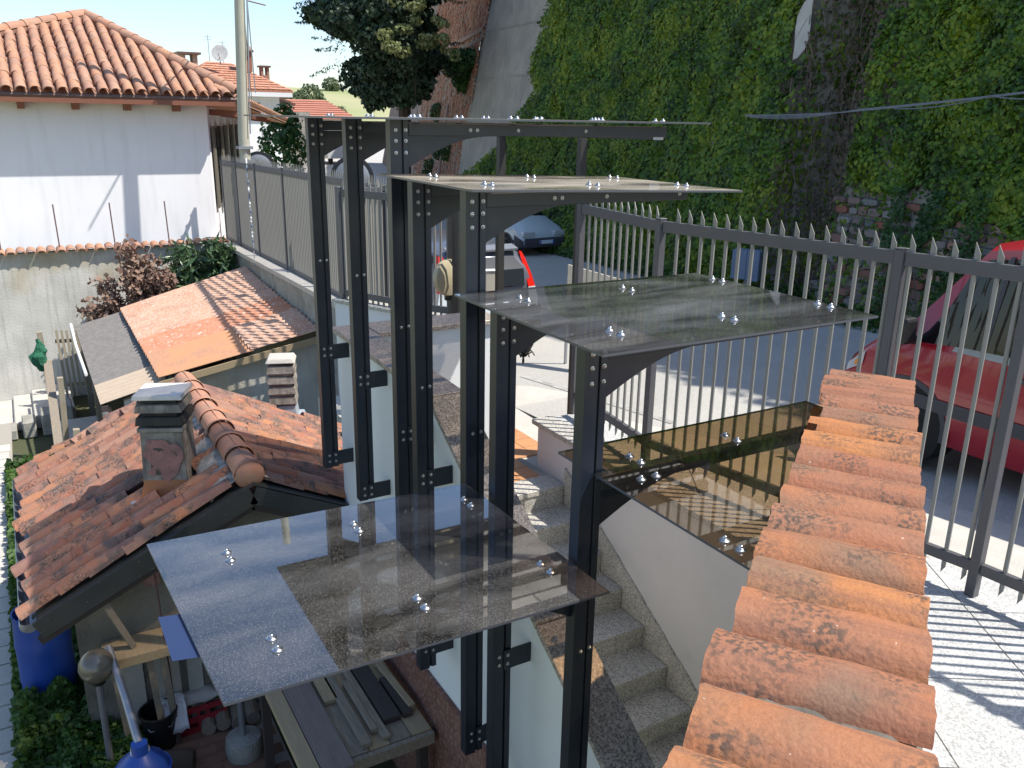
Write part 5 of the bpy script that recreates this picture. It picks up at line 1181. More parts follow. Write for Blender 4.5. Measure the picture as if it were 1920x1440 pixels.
for t in (.55, 1.5, 2.9, 4.2, 5.6, 7.2):
    p = c0 + Vd * t + nd * .01
    wn = build('window', MB().bar(p + Vector((0, 0, -1.05)), p + Vd * .5 + Vector((0, 0, -1.05)), .03, 1.5), K['darkglass'], HW)
    build('shutter', MB().bar(p - Vd * .34 + nd * .04 + Vector((0, 0, -1.05)), p - Vd * .02 + nd * .04 + Vector((0, 0, -1.05)), .03, 1.6), K['shutter'], wn)
    build('shutter', MB().bar(p + Vd * .52 + nd * .10 + Vector((0, 0, -1.05)), p + Vd * .84 + nd * .10 + Vector((0, 0, -1.05)), .03, 1.6), K['shutter'], wn)
# ================================================================ HOUSES DOWN THE STREET
H2 = thing('street_house', 'white two storey house with red tiled hip roof, chimneys and dish, behind the white house', 'house', (11.5, 56, -3.7))
build('wall', MB().box((8.4, 52.6, -4), (13.6, 62, 1.2)), K['house_white'], H2)
q = [Vector((7.8, 52, 1.38)), Vector((14.3, 52, 1.38)), Vector((14.3, 62.6, 1.38)), Vector((7.8, 62.6, 1.38)), Vector((10.2, 56.2, 3.05)), Vector((12.0, 57.5, 3.05))]
build('roof', MB().add(q + [Vector((p.x, p.y, p.z - .12)) for p in q[:4]], [(0, 1, 5, 4), (1, 2, 5), (2, 3, 4, 5), (3, 0, 4), (0, 6, 7, 1), (1, 7, 8, 2), (2, 8, 9, 3), (3, 9, 6, 0), (6, 9, 8, 7)]), K['roof2'], H2)
nr = (q[1] - q[0]).cross(q[4] - q[0]).normalized()
n_t = 0
for j in range(11):      # rows of flat tiles, each row stepped over the one below
    a = j / 11; b = (j + 1) / 11
    L0 = q[0].lerp(q[4], a); R0 = q[1].lerp(q[5], a); L1 = q[0].lerp(q[4], b); R1 = q[1].lerp(q[5], b); w_ = (R0 - L0).length; m_c = max(1, int(w_ / .30))
    for k in range(m_c):
        t0, t1 = k / m_c + .002, (k + 1) / m_c - .002
        if n_t > 190: break
        n_t += 1; build('roof_tile', MB().add([L0.lerp(R0, t0) + nr * .06, L0.lerp(R0, t1) + nr * .06, L1.lerp(R1, t1) + nr * .02, L1.lerp(R1, t0) + nr * .02], [(0, 1, 2, 3)]), K['roof2'], H2)
build('eave_band', MB().box((7.85, 51.98, 1.0), (14.25, 52.6, 1.25)), K['whitepaint'], H2)
build('window', MB().box((11.3, 52.57, -.3), (12.4, 52.61, .65)), K['darkglass'], H2)
build('shutter_stack', MB().box((12.45, 52.55, -1.9), (13.0, 52.59, -.9)), K['whitepaint'], H2)
def small_chimney(x, y, z, h, w_, roofcap=False):
    c = build('chimney', MB().box((x - w_ / 2, y - w_ / 2, z), (x + w_ / 2, y + w_ / 2, z + h * .5)).box((x - w_ / 2, y - w_ / 2, z + h * .5), (x - w_ / 2 + w_ * .28, y + w_ / 2, z + h * .85)).box((x + w_ / 2 - w_ * .28, y - w_ / 2, z + h * .5), (x + w_ / 2, y + w_ / 2, z + h * .85)), K['brick'], H2)
    cp = MB().box((x - w_ * .7, y - w_ * .7, z + h * .852), (x + w_ * .7, y + w_ * .7, z + h * .93))
    if roofcap: cp.add([(x - w_ * .7, y - w_ * .7, z + h * .932), (x + w_ * .7, y - w_ * .7, z + h * .932), (x + w_ * .7, y + w_ * .7, z + h * .932), (x - w_ * .7, y + w_ * .7, z + h * .932), (x, y, z + h * 1.35)], [(0, 1, 4), (1, 2, 4), (2, 3, 4), (3, 0, 4), (0, 3, 2, 1)])
    build('chimney_cap', cp, K['browngutter'], c)
small_chimney(12.45, 55.5, 2.5, 1.35, .6, True); small_chimney(13.55, 55.5, 1.7, 1.3, .5); small_chimney(8.9, 55, 2.0, 1.55, .95)
dsh = build('satellite_dish', MB().lathe((10.7, 54.5, 3.45), [(.48, .09), (.42, .04), (.3, .0), (.001, -.03), (.001, -.05), (.3, -.02), (.42, .02), (.5, .09)], 20, (-.35, -.9, .25)), K['dishwhite'], H2, smooth=True)
build('dish_arm', MB().tube([(10.7, 54.6, 2.8), (10.7, 54.6, 3.4)], .04, 6).tube([(10.7, 54.5, 3.1), (10.45, 53.9, 3.4)], .025, 5), K['galv'], dsh)
for x_, h_ in ((10.45, 1.2), (11.3, .9)):
    build('aerial', MB().tube([(x_, 56.4, 3.0), (x_, 56.4, 3.4 + h_)], .02, 5).tube([(x_ - .25, 56.4, 3.3 + h_), (x_ + .25, 56.4, 3.3 + h_)], .012, 4).tube([(x_ - .2, 56.4, 3.15 + h_), (x_ + .2, 56.4, 3.15 + h_)], .012, 4), K['galv'], H2)
H3 = thing('green_balcony_house', 'shaded house with brown overhanging eaves and green balcony posts', 'house', (17, 64, -4))
build('wall', MB().box((14.6, 64, -4), (19, 72, .2)), K['concrete_old'], H3)
build('roof', MB().add([(13.6, 62.2, 2.3), (17.4, 62.2, .75), (17.4, 73, .75), (13.6, 73, 2.3), (13.6, 62.2, 2.15), (17.4, 62.2, .6), (17.4, 73, .6), (13.6, 73, 2.15)], [(0, 1, 2, 3), (7, 6, 5, 4), (0, 4, 5, 1), (1, 5, 6, 2), (2, 6, 7, 3), (3, 7, 4, 0)]), K['browngutter'], H3)
for k in range(5): build('balcony_post', MB().box((15.0 + k * .5, 63.0, -3.8), (15.07 + k * .5, 63.07, .6)), mat('green_paint', (.10, .25, .14), .6) if k == 0 else bpy.data.materials['green_paint'], H3)
H4 = thing('far_house', 'low house with a broad red tiled roof under the hill, just left of the tree', 'house', (23, 78, -4))
build('wall', MB().box((19.6, 76, -4), (26.3, 84, -.3)), K['garden_wall'], H4)
q4 = [(19.0, 75, -.35), (27, 75, -.35), (27, 85, -.35), (19, 85, -.35), (21.3, 80, 1.35), (25.5, 80, 1.35)]
build('roof', MB().add(q4, [(0, 1, 5, 4), (1, 2, 5), (2, 3, 4, 5), (3, 0, 4)]), K['farroof'], H4)
for j in range(9):
    a = j / 9; A_ = Vector(q4[0]).lerp(Vector(q4[4]), a); B_ = Vector(q4[1]).lerp(Vector(q4[5]), a)
    build('tile_row', MB().bar(A_ + Vector((0, -.02, .05)), B_ + Vector((0, -.02, .05)), .1, .07), K['farroof'], H4)
WV = thing('white_camper', 'white high-sided camper van with dark rear window, far down the street', 'van', (23.2, 66, -3.8))
build('body', MB().prism([(-3.75, 0), (-3.6, 0), (-3.6, 0), (-3.5, 0)], 0, 1, 'xz') if False else MB().box((20.9, 66, -3.3), (23.5, 71, -2.0)).add([(20.9, 66, -1.99), (23.5, 66, -1.99), (23.5, 71, -1.99), (20.9, 71, -1.99), (21.0, 66.3, -.65), (23.1, 66.3, -.65), (23.1, 71, -.65), (21.0, 71, -.65)], [(4, 5, 6, 7), (0, 1, 5, 4), (1, 2, 6, 5), (2, 3, 7, 6), (3, 0, 4, 7)]), K['carwhite'], WV)
build('rear_window', MB().box((20.92, 65.96, -2.0), (23.48, 65.995, -1.75)), K['darkglass'], WV)
for x in (21.3, 23.1): build('wheel', MB().lathe((x, 66.6, -3.4), [(.34, -.1), (.36, 0), (.34, .1)], 16, (1, 0, 0)), K['rubber'], WV)
# ================================================================ UTILITY POLE, MASTS, CABLES
UP = thing('utility_pole', 'tall pale concrete utility pole rising beside the corner of the white house', 'pole', (2.38, 14.5, -3.4))
build('shaft', MB().tube([(2.38, 14.5, -3.4), (2.38, 14.5, -.40), (2.68, 14.55, 6.0)], [.11, .10, .08], 12), K['pole'], UP, smooth=True)
build('conduit', MB().tube([(2.48, 14.39, -.35), (2.61, 14.42, 2.2), (2.76, 14.46, 5.4)], .014, 5), K['galv'], UP)
for z in (-.62, -.86): build('clamp', MB().box((2.25, 14.37, z), (2.51, 14.63, z + .05)), K['galv'], UP)
GC = thing('guy_wire', 'thin guy wire in a striped sleeve running down from the pole to the street wall', 'wire', (2.3, 13.0, -2.4))
gp0, gp1 = Vector((2.16, 13.5, -.65)), Vector((1.92, 12.4, -2.45))
build('wire', MB().tube([gp0, gp1], .006, 5), K['cable'], GC)
for k in range(12):
    a = .05 + k * .065; build('sleeve', MB().tube([gp0.lerp(gp1, a), gp0.lerp(gp1, a + .045)], .013, 6), K['whitepaint'] if k % 2 == 0 else K['bluegrey'], GC)
AM = thing('aerial_mast', 'thin television aerial mast left of the utility pole', 'aerial', (1.8, 21, .9))
build('mast', MB().tube([(5.28, 25.0, .6), (5.22, 25.0, 3.15)], .018, 5), K['galv'], AM)
build('boom', MB().tube([(5.20, 25.0, 3.15), (5.75, 25.1, 4.0)], .012, 5), K['galv'], AM)
for k in range(7): p = Vector((5.20, 25, 3.15)).lerp(Vector((5.75, 25.1, 4.0)), .15 + k * .13); build('element', MB().tube([p + Vector((-.08, 0, .05)), p + Vector((.08, 0, -.05))], .006, 4), K['galv'], AM)
build('cross_bar', MB().tube([(5.20, 25.0, 3.12), (5.72, 24.9, 3.02)], .02, 5), K['browngutter'], AM)
def catenary(a, b, sag, n=16): return [Vector(a).lerp(Vector(b), i / n) - Vector((0, 0, sag * 4 * (i / n) * (1 - i / n))) for i in range(n + 1)]
OC = thing('overhead_cable', 'dark cable descending from the utility pole to the house behind', 'cable', (8, 30, 2)); build('cable', MB().tube(catenary((2.40, 14.0, 3.0), (11.9, 52.4, .6), .4), .018, 5), K['cable'], OC)
WC = thing('cable_bundle', 'bundle of thin grey cables strung across the front of the ivy', 'cables', (9.9, 6, .2))
cx = lambda y: 9.75
for k in range(5):
    pts_ = catenary((9.70, 9.3, .12 - .004 * k), (9.55, 7.2, .165), .012 + .013 * k, 10) + catenary((9.55, 7.2, .165 + .006 * k), (9.2, 3.2, .50 + .003 * k), .02, 10)[1:]
    build('cable', MB().tube(pts_, .0045 if k else .008, 5), K['cable'], WC)
build('cable', MB().tube(catenary((9.48, 6.2, .22), (9.32, 4.7, .37), .05, 8) + catenary((9.32, 4.7, .37), (9.2, 3.8, .36), .04, 8)[1:], .007, 4), K['cable'], WC)
# ================================================================ SCARP WALL WITH IVY
BAT = .2
base = [(-8, 9.6), (2, 9.9), (7.7, 10.15), (7.8, 10.9), (8.3, 11.3), (9.1, 11.3), (9.5, 10.65), (11.5, 10.9), (16, 11.9), (22.0, 12.7), (28.0, 13.3)]
def bx_(y):
    for (y0, x0), (y1, x1) in zip(base[:-1], base[1:]):
        if y0 <= y <= y1: return x0 + (x1 - x0) * (y - y0) / (y1 - y0)
    return base[0][1] if y < base[0][0] else base[-1][1]
def wallp(y, z, off=0.0):
    return Vector((bx_(y) + BAT * (z + 3.0) - off, y, z))
CW = thing('castle_wall', 'towering battered retaining wall of grey concrete and brick, partly covered with ivy', 'wall', (11, 8, -3.2))
TOP = 11.0
mb = MB(); vs = []; yss = sorted(set([b[0] for b in base] + list(np.arange(-8, 28, .5)))); zss = list(np.arange(-4.2, TOP + .1, .38))
for y in yss:
    for z in zss: p = wallp(y, z); vs.append((p.x + .05 * mnoise.noise(p * .7) + .02 * mnoise.noise(p * 3), p.y, p.z))
nz_ = len(zss)
mb.add(vs, [(i * nz_ + j, (i + 1) * nz_ + j, (i + 1) * nz_ + j + 1, i * nz_ + j + 1) for i in range(len(yss) - 1) for j in range(nz_ - 1)])
build('concrete_face', mb, K['scarp'], CW, smooth=True, fixn=False)
tx = bx_(28) + BAT * (TOP + 3)
build('wall_core', MB().add([(bx_(-8) + BAT * (TOP + 3), -8, TOP), (tx, 28, TOP), (tx + 12, 60, TOP - 3), (tx + 26, 58, TOP - 3), (tx + 12, -8, TOP), (bx_(-8) + BAT * (TOP + 3), -8, -4.2), (tx + 12, -8, -4.2)], [(0, 1, 2, 3, 4), (0, 4, 6, 5)]), K['soil'], CW)
for z in (1.35, 3.0): # horizontal pour joints
    build('pour_joint', MB().add([wallp(y, z + d, .035 if y > 18 else .02) for y in (21.0, 23, 25.5, 27.98) for d in (0, .035)], [(2 * i, 2 * i + 2, 2 * i + 3, 2 * i + 1) for i in range(3)]), K['concrete_old'], CW)
# brick wall beyond the concrete corner
bd = Vector((.31, .951, 0)); bn = Vector((-.951, .31, 0)); B0 = Vector((bx_(28) + .02, 28.02, 0))
def brickp(t, z, off=0): return B0 + bd * t + Vector((0, 0, z)) + bn * (off - .17 * (z + 3.5) - (0.0 if z < 2.7 else .10))
mb = MB(); vs = []; ts = list(np.arange(0, 42, .7)); zz = list(np.arange(-4.6, 7.2, .4))
for t in ts:
    for z in zz: p = brickp(t, z); vs.append(tuple(p + bn * (.10 * mnoise.noise(p * .5) + .03 * mnoise.noise(p * 2.5))))
k_ = len(zz); mb.add(vs, [(i * k_ + j, (i + 1) * k_ + j, (i + 1) * k_ + j + 1, i * k_ + j + 1) for i in range(len(ts) - 1) for j in range(k_ - 1)])
build('brick_face', mb, K['brickbase'], CW, smooth=True, fixn=False)
mb = MB(); cnt = 0
for j in range(118):
    z = -3.9 + j * .082
    for i in range(60):
        t = i * .29 + (.14 if j % 2 else 0)
        if t > 17.4: continue
        q = brickp(t, z); dens = .55 + .9 * mnoise.noise(q * .8) + (.35 if z > 2.2 else 0)
        if random.random() > dens + .25: continue
        o_ = .10 * mnoise.noise(q * .5) + .03 * mnoise.noise(q * 2.5) + random.uniform(.0, .03)
        w_, h_ = .25 * random.uniform(.8, 1), .062 * random.uniform(.8, 1.1)
        a = brickp(t, z, o_ - .04); vsb = []
        for dz in (0, h_):
            for (dt, dn) in ((0, 0), (w_, 0), (w_, .05), (0, .05)): vsb.append(a + bd * dt + Vector((0, 0, dz)) + bn * dn)
        mb.add(vsb, [(4, 5, 6, 7), (2, 3, 7, 6), (0, 4, 7, 3), (1, 2, 6, 5), (0, 1, 2, 3)]); cnt += 1
mb_o = build('brickwork', mb, mat('weathered_bricks', (.42, .13, .06), .9, var=(.48, .27, .16), nscale=3.5, namt=.95, dirt=(.16, .07, .055), dirt_scale=6, dirt_lo=.48, dirt_hi=.6, grain=.3, spots=(.50, .42, .34), spot_scale=7, spot_lo=.62, spot_hi=.66), CW, fixn=False); mb_o['kind'] = 'stuff'
for t0 in (0,):
    build('string_course', MB().add([brickp(t, 3.05 + dz, .10 + dn) for t in (0, 16) for dz, dn in ((0, 0), (.12, .03), (.18, -.02))], [(0, 3, 4, 1), (1, 4, 5, 2)]), K['brick'], CW)
build('drainpipe', MB().tube([brickp(4.6, .5, .25), brickp(4.6, -4.0, .15)], .06, 8), mat('pink_grey_pipe', (.36, .26, .24), .7), CW)
build('niche_door', MB().slab([brickp(5.0, -3.9, .12), brickp(5.9, -3.9, .12), brickp(5.9, -2.4, .12), brickp(5.0, -2.4, .12)], .05), K['wood_old'], CW)
for (t, z, s_) in ((2.0, .25, 1), ): build('flood_lamp', MB().lathe(brickp(1.2, 1.9, .12), [(.10, 0), (.13, .1), (.10, .22), (.02, .25)], 12, bn), K['galv'], CW)
# exposed rubble and brick at the foot of the near face, one stone at a time
ns = 0
for j in range(13):
    z = -3.0 + j * .16
    y = 2.2 + .12 * (j % 2)
    while y < 7.6:
        w_ = random.uniform(.16, .34); h_ = random.uniform(.10, .155)
        cover = .5 + .8 * mnoise.noise(Vector((y * .9, z * 1.2, 4)))
        if cover + (z + 3.0) * .14 < .98 and ns < 230:
            p = wallp(y, z, .02); nv = 8; vsx = []
            c = p + Vector((0, w_ / 2, h_ / 2)); mbs = MB(); pol = []
            for k in range(nv):
                a = 2 * PI * (k + .5) / nv; rr = random.uniform(.88, 1.1); pol.append((max(-1, min(1, 1.7 * math.cos(a) * rr)) * w_ * .5, max(-1, min(1, 1.7 * math.sin(a) * rr)) * h_ * .5))
            out_ = random.uniform(.03, .07)
            vsx = [c + Vector((.03, a_, b_)) for a_, b_ in pol] + [c + Vector((-out_, a_ * .86, b_ * .86)) for a_, b_ in pol]
            mbs.add(vsx, [tuple(range(nv, 2 * nv))] + [(k, (k + 1) % nv, nv + (k + 1) % nv, nv + k) for k in range(nv)])
            build('stone', mbs, K['rubble'] if random.random() < .75 else K['brick'], CW); ns += 1
        y += w_ + .02
# grass and weeds along the foot
n = 7000; y = rng.uniform(2, 21, n); P = np.array([list(wallp(a, -3.0, rng.uniform(.05, .7))) for a in y]); P[:, 2] = [ROADZ(0, a) + rng.uniform(0, .25) for a in y]
tag(leaves('weeds', P, np.tile([-.5, -.3, .6], (n, 1)), .08, K['ivy_green'], droop=1.0, jitter=.9), 'strip of low weeds along the foot of the ivy wall', 'weeds')
# ivy
IV = thing('ivy', 'dense green and yellowish ivy hanging over the concrete face of the castle wall', 'ivy', (10.5, 12, -3.1))
def ivy_patch(n, y0, y1, z0, z1, dens, thick, size, m, name, seedn, offs=.0):
    pts = []; nn = []
    tries = 0
    Y = rng.uniform(y0, y1, n * 3); Z = rng.uniform(z0, z1, n * 3); U = rng.uniform(0, 1, n * 3)
    for y, z, u in zip(Y, Z, U):
        d = dens(y, z)
        if u > d: continue
        p = Vector((y, z, seedn)); lump = .5 + .5 * mnoise.noise(p * .55) + .35 * mnoise.noise(p * 1.6) + .18 * mnoise.noise(p * 4.0)
        off = .04 + thick * max(0, lump) * (.35 + .65 * d)
        e = .12; g1 = mnoise.noise(Vector((y + e, z, seedn)) * 1.6) - mnoise.noise(Vector((y - e, z, seedn)) * 1.6); g2 = mnoise.noise(Vector((y, z + e, seedn)) * 1.6) - mnoise.noise(Vector((y, z - e, seedn)) * 1.6)
        pts.append(wallp(y, z, off + offs + rng.uniform(-.05, .05))); nn.append((-1.0, -g1 * 1.8 - .25, -g2 * 1.8 + .55))
        if len(pts) >= n: break
    return leaves(name, np.array([list(p) for p in pts]), np.array(nn), size, m, IV, droop=.35, jitter=.38)
def edge(z): return float(np.interp(z, [-3.5, -1.9, -1.24, -.5, .25, .9, 1.4, 2.0, 3.5, 6], [28, 26.7, 25.3, 23.7, 22.9, 22.2, 23.0, 22.9, 22.5, 22.0])) + .25 * mnoise.noise(Vector((z * 5, 0, 8))) + .25 * mnoise.noise(Vector((z * 17, 0, 3)))
def dens1(y, z):
    if y > edge(z): return .0
    d = 1.0 if y < edge(z) - .5 else .55
    if y < 10.0: d *= max(0, (y - 9.1) / .9)
    if ((y - 9.75) / .26) ** 2 + ((z - 1.65) / .62) ** 2 < 1: return 0
    return d
ivy_patch(90000, 9.1, 28, -3.6, 4.9, dens1, .42, .095, K['ivy'], 'leaf_mass', 1.0)
ivy_patch(7000, 9.1, 23, 4.9, TOP, dens1, .42, .30, K['ivy'], 'leaf_mass', 1.0)
def dens2(y, z):
    if y > 7.9: return 0
    bare = .5 + .8 * mnoise.noise(Vector((y * .9, z * 1.2, 4)))
    t = 1.0 if bare + (z + 3.0) * .14 > .98 or z > -1.0 + .4 * mnoise.noise(Vector((y * 2, 1, 1))) else .12
    if 6.9 < y < 7.8: t *= .35 + .65 * (mnoise.noise(Vector((y * 3, z * 1.3, 2))) > -.1)
    return t
ivy_patch(60000, .5, 7.9, -2.9, 3.8, dens2, .30, .075, K['ivy'], 'leaf_mass', 7.0)
ivy_patch(5000, -7, 7.9, 3.8, TOP, dens2, .30, .30, K['ivy'], 'leaf_mass', 7.0)
ivy_patch(5000, 1.0, 6.6, -2.9, -.9, lambda y, z: .8 if mnoise.noise(Vector((y * 2.4, z * .6, 3))) > .05 else 0, .14, .06, K['ivy_green'], 'hanging_leaves', 3.0, .1)
ivy_patch(5200, 7.7, 9.6, -3.1, 4.5, lambda y, z: .25 + .5 * (mnoise.noise(Vector((y * 1.5, z * .8, 3))) > .05), .22, .085, K['ivy'], 'leaf_mass', 9.0)
# dry brown stems in the recess and between the two faces
DV = thing('dry_creeper', 'brown leafless creeper stems filling the dark recess between the two ivy faces', 'creeper', (11.0, 7.6, -3.1))
mb = MB()
for k in range(900):
    y = random.uniform(7.0, 9.6); z = random.uniform(-3.0, 4.4); L_ = random.uniform(.3, .9); off = random.uniform(.05, .40)
    if y < 7.8: off = random.uniform(.02, .1)
    a = wallp(y, z, off); b = a + Vector((random.gauss(0, .05), random.gauss(0, .16), -L_)); c = (a + b) / 2 + Vector((random.gauss(0, .03), random.gauss(0, .06), 0))
    w_ = random.uniform(.004, .011)
    for p, q in ((a, c), (c, b)): mb.add([p + Vector((0, -w_, 0)), p + Vector((0, w_, 0)), q + Vector((0, w_, 0)), q + Vector((0, -w_, 0))], [(0, 1, 2, 3)])
o = build('stems', mb, K['twig'], DV, fixn=False); o['kind'] = 'stuff'
n = 5000; y = rng.uniform(7.6, 9.5, n); z = rng.uniform(-3, 4.4, n); P = np.array([list(wallp(a, b, rng.uniform(.08, .42))) for a, b in zip(y, z)])
leaves('dead_leaves', P, np.tile([-1, -.2, .2], (n, 1)), .06, mat('dull_brown_leaf', (.10, .075, .05), .9), DV, droop=.3)
build('bare_patch', MB().add([wallp(9.75 + .2 * math.cos(a) + .05 * math.sin(3 * a), 1.65 + .55 * math.sin(a), .25) for a in np.linspace(0, 2 * PI, 14)[:-1]], [tuple(range(13))]), K['concrete'], CW)

# ================================================================ TREE AND BUSHES
def cloud(name, label, cat, base_, lobes, n, size, m, trunk_r=.2, trunk_top=None, shape='leaf', group=None, extra=None, jit=.7):
    T = thing(name, label, cat, base_, group=group)
    P = []; N = []
    tot = sum(l[3] ** 2 for l in lobes)
    for (x, y, z, r, rz2) in lobes:
        k = int(n * r * r / tot); d = rng.normal(0, 1, (k, 3)); d /= np.linalg.norm(d, axis=1)[:, None]
        lump = np.array([mnoise.noise(Vector(v * 2.6) + Vector((x, y, z))) + .5 * mnoise.noise(Vector(v * 6) + Vector((x, y, z))) for v in d])
        rad = r * (rng.uniform(.62, 1.0, k) ** .6 + .32 * lump); p = d * rad[:, None]; p[:, 2] *= rz2 / r
        P.append(p + np.array([x, y, z])); N.append(d + np.array([0, 0, .35]))
    leaves('foliage', np.concatenate(P), np.concatenate(N), size, m, T, droop=.6, jitter=jit, shape=shape)
    b = Vector(base_); tt = Vector(trunk_top) if trunk_top else Vector((lobes[0][0], lobes[0][1], lobes[0][2]))
    tr = MB().tube([b, b.lerp(tt, .5) + Vector((.1 * trunk_r, .2 * trunk_r, 0)), tt], [trunk_r, trunk_r * .75, trunk_r * .3], 8)
    for (x, y, z, r, rz2) in lobes[1:8]: tr.tube([b.lerp(tt, random.uniform(.45, .9)), Vector((x, y, z))], [trunk_r * .35, trunk_r * .1], 6)
    build('trunk', tr, K['bark'], T, smooth=True)
    return T
tc0 = Vector((11.25, 29.6, 4.2)); lobes = [(tc0.x, tc0.y, tc0.z, 1.7, 2.6)]
rr_ = random.Random(5)
for k in range(90):
    a = rr_.uniform(0, 2 * PI); zz_ = rr_.uniform(-3.3, 5.6); R_max = 2.15 * math.sqrt(max(.05, 1 - (zz_ / 5.8) ** 2)) * (1.0 if zz_ > -2.6 else .7)
    r_ = R_max * rr_.uniform(.25, 1.0); lobes.append((tc0.x + r_ * math.cos(a), tc0.y + r_ * math.sin(a), tc0.z + zz_, rr_.uniform(.65, 1.15), rr_.uniform(.4, .8)))
TR = cloud('evergreen_tree', 'big dark evergreen tree overhanging the street in front of the brick wall', 'tree', (12.6, 31.2, -3.8), lobes, 150000, .15, K['tree'], .32, (12.2, 29.6, 6.5), shape='leaf')
# spiky branch ends at the left of the crown
mbt = []; nnt = []
for k in range(60):
    a = rr_.uniform(0, 2 * PI); z = tc0.z + rr_.uniform(-2.6, 4.2); d = Vector((math.cos(a), math.sin(a), rr_.uniform(-.35, .15))).normalized(); s0 = Vector((tc0.x, tc0.y, z)) + d * 1.8
    for i in range(70): t = rr_.uniform(0, 1.45); mbt.append(list(s0 + d * t + Vector((rr_.gauss(0, .11), rr_.gauss(0, .11), rr_.gauss(0, .07))) * (1.5 - t))); nnt.append((rr_.gauss(0, 1), rr_.gauss(0, 1), 1))
leaves('branch_tips', np.array(mbt), np.array(nnt), .16, K['tree'], TR, droop=.9, shape='needle')
LT2 = []
for k in range(26): LT2.append((tc0.x + .1 + rr_.gauss(0, .9), tc0.y - 3.0 + rr_.gauss(0, .3), tc0.z + rr_.uniform(-2.3, 1.8), rr_.uniform(.18, .36), rr_.uniform(.12, .22)))
cloud('climbing_shrub', 'pale sunlit leafy climber growing through the dark evergreen tree', 'shrub', (12.0, 27.2, -3.8), [(tc0.x - .2, tc0.y - 2.2, tc0.z, .3, .3)] + LT2, 2600, .12, K['tree_light'], .012)
bp_ = brickp(1.5, 2.0, .3); cloud('wall_bush', 'green bush growing out of the brick wall below the round cornice', 'bush', tuple(brickp(1.6, 1.3, 0)), [(bp_.x, bp_.y, bp_.z, .8, .55), (bp_.x + .5, bp_.y + 1.2, bp_.z - .1, .7, .5), (bp_.x + .1, bp_.y - .7, bp_.z + .15, .5, .3), (bp_.x + .2, bp_.y + .3, bp_.z - .6, .5, .5)], 9000, .10, K['ivy_green'], .05)
for k in range(5):
    t, z = rr_.uniform(1.5, 9), rr_.uniform(-3.2, 1.0); q = brickp(t, z, .12)
    cloud('wall_weed', ['tuft of weeds low on the brick wall, nearest the concrete corner', 'tuft of weeds high on the brick wall', 'dark weed tuft in the middle of the brick wall', 'small weed tuft beside the drainpipe', 'weed tuft low on the brick wall under the tree'][k], 'weed', tuple(brickp(t, z - .3, 0)), [(q.x, q.y, q.z, .35, .45)], 900, .08, K['ivy_green'], .015)
# bushes on the hill
hb = [((46, 150), 2.1, 'large round bush on the far hill'), ((41.5, 142), 1.9, 'bush at the left end of the far hedge line'), ((59, 178), 1.7, 'small distant tree on the hill crest'), ((39, 146), 1.9, 'pale bush behind the street house eaves'), ((45.5, 134), 1.2, 'low bush at the right of the round bush on the hill'), ((43, 137), 1.5, 'dark low bush under the large round bush')]
for (xy, r, lab) in hb:
    z = hillz(*xy); cloud('hill_bush', lab, 'bush', (xy[0], xy[1], z), [(xy[0], xy[1], z + r * .7, r, r * .9), (xy[0] + r * .6, xy[1], z + r * .4, r * .6, r * .5)], 1300, r * .20, K['bush_far'], .15, group=None)
hd = []
for k in range(16): hd.append((33 + k * 1.1, 122 + rr_.gauss(0, 1), hillz(33 + k * 1.1, 122) + .4, 1.2, 1.0))
cloud('far_hedge', 'long dark hedge at the foot of the hill above the red roof', 'hedge', (38, 128, -5), hd, 7000, .38, K['bush_far'], .1)
cloud('street_shrub', 'green climber on the corner of the white street house', 'shrub', (8.2, 33, -3.7), [(8.2, 33, -1.4, .9, 1.3), (8.4, 33.2, -.4, .6, .8), (8.0, 32.8, -2.8, .5, .6)], 2600, .16, K['ivy_green'], .06)
# oleander and dried shrub against the garden wall
def shrub(name, label, c, rad, n, size, m, shape='leaf', dr=.5, h=1.2):
    T = thing(name, label, 'shrub', (c[0], c[1], YZ)); P = []; N = []
    st = MB()
    for k in range(34):
        a = random.uniform(0, 2 * PI); rr2 = rad * math.sqrt(random.random()); tip = Vector((c[0] + rr2 * math.cos(a), c[1] + rr2 * .55 * math.sin(a), c[2] + h * (1 - .5 * (rr2 / rad) ** 2) * random.uniform(.25, 1)))
        root = Vector((c[0] + random.gauss(0, .06), c[1], YZ)); st.tube([root, root.lerp(tip, .6) + Vector((random.gauss(0, .06), 0, .1)), tip], [.014, .009, .004], 4)
        kk = n // 34
        for i in range(kk):
            t = random.random() ** .7; p = root.lerp(tip, .60 + .42 * t) + Vector((random.gauss(0, .085), random.gauss(0, .06), random.gauss(0, .05))); d = Vector((random.gauss(0, 1), random.gauss(0, 1), random.gauss(.3, .7))).normalized()
            P.append(list(p + d * size * .6)); N.append((d.x * .5 + random.gauss(0, .4), d.y * .5 - .3, .6))
    build('stems', st, K['twig'], T); leaves('foliage', np.array(P), np.array(N), size, m, T, droop=dr, shape=shape, jitter=.6)
shrub('oleander', 'green oleander bush against the garden wall beside the street fence', (1.42, 14.2, -3.6), .75, 5200, .22, K['olean'], 'needle', 1.2, 1.5)
shrub('dried_shrub', 'dried brown shrub sprawling over the tile-capped garden wall', (.35, 14.3, -4.0), .95, 9000, .09, K['dry'], 'leaf', .5, 1.9)
shrub('dried_shrub', 'lower withered bush with a few green leaves behind the corrugated roof', (.95, 13.9, -4.3), .8, 7000, .09, K['dry'], 'leaf', .5, 1.3)
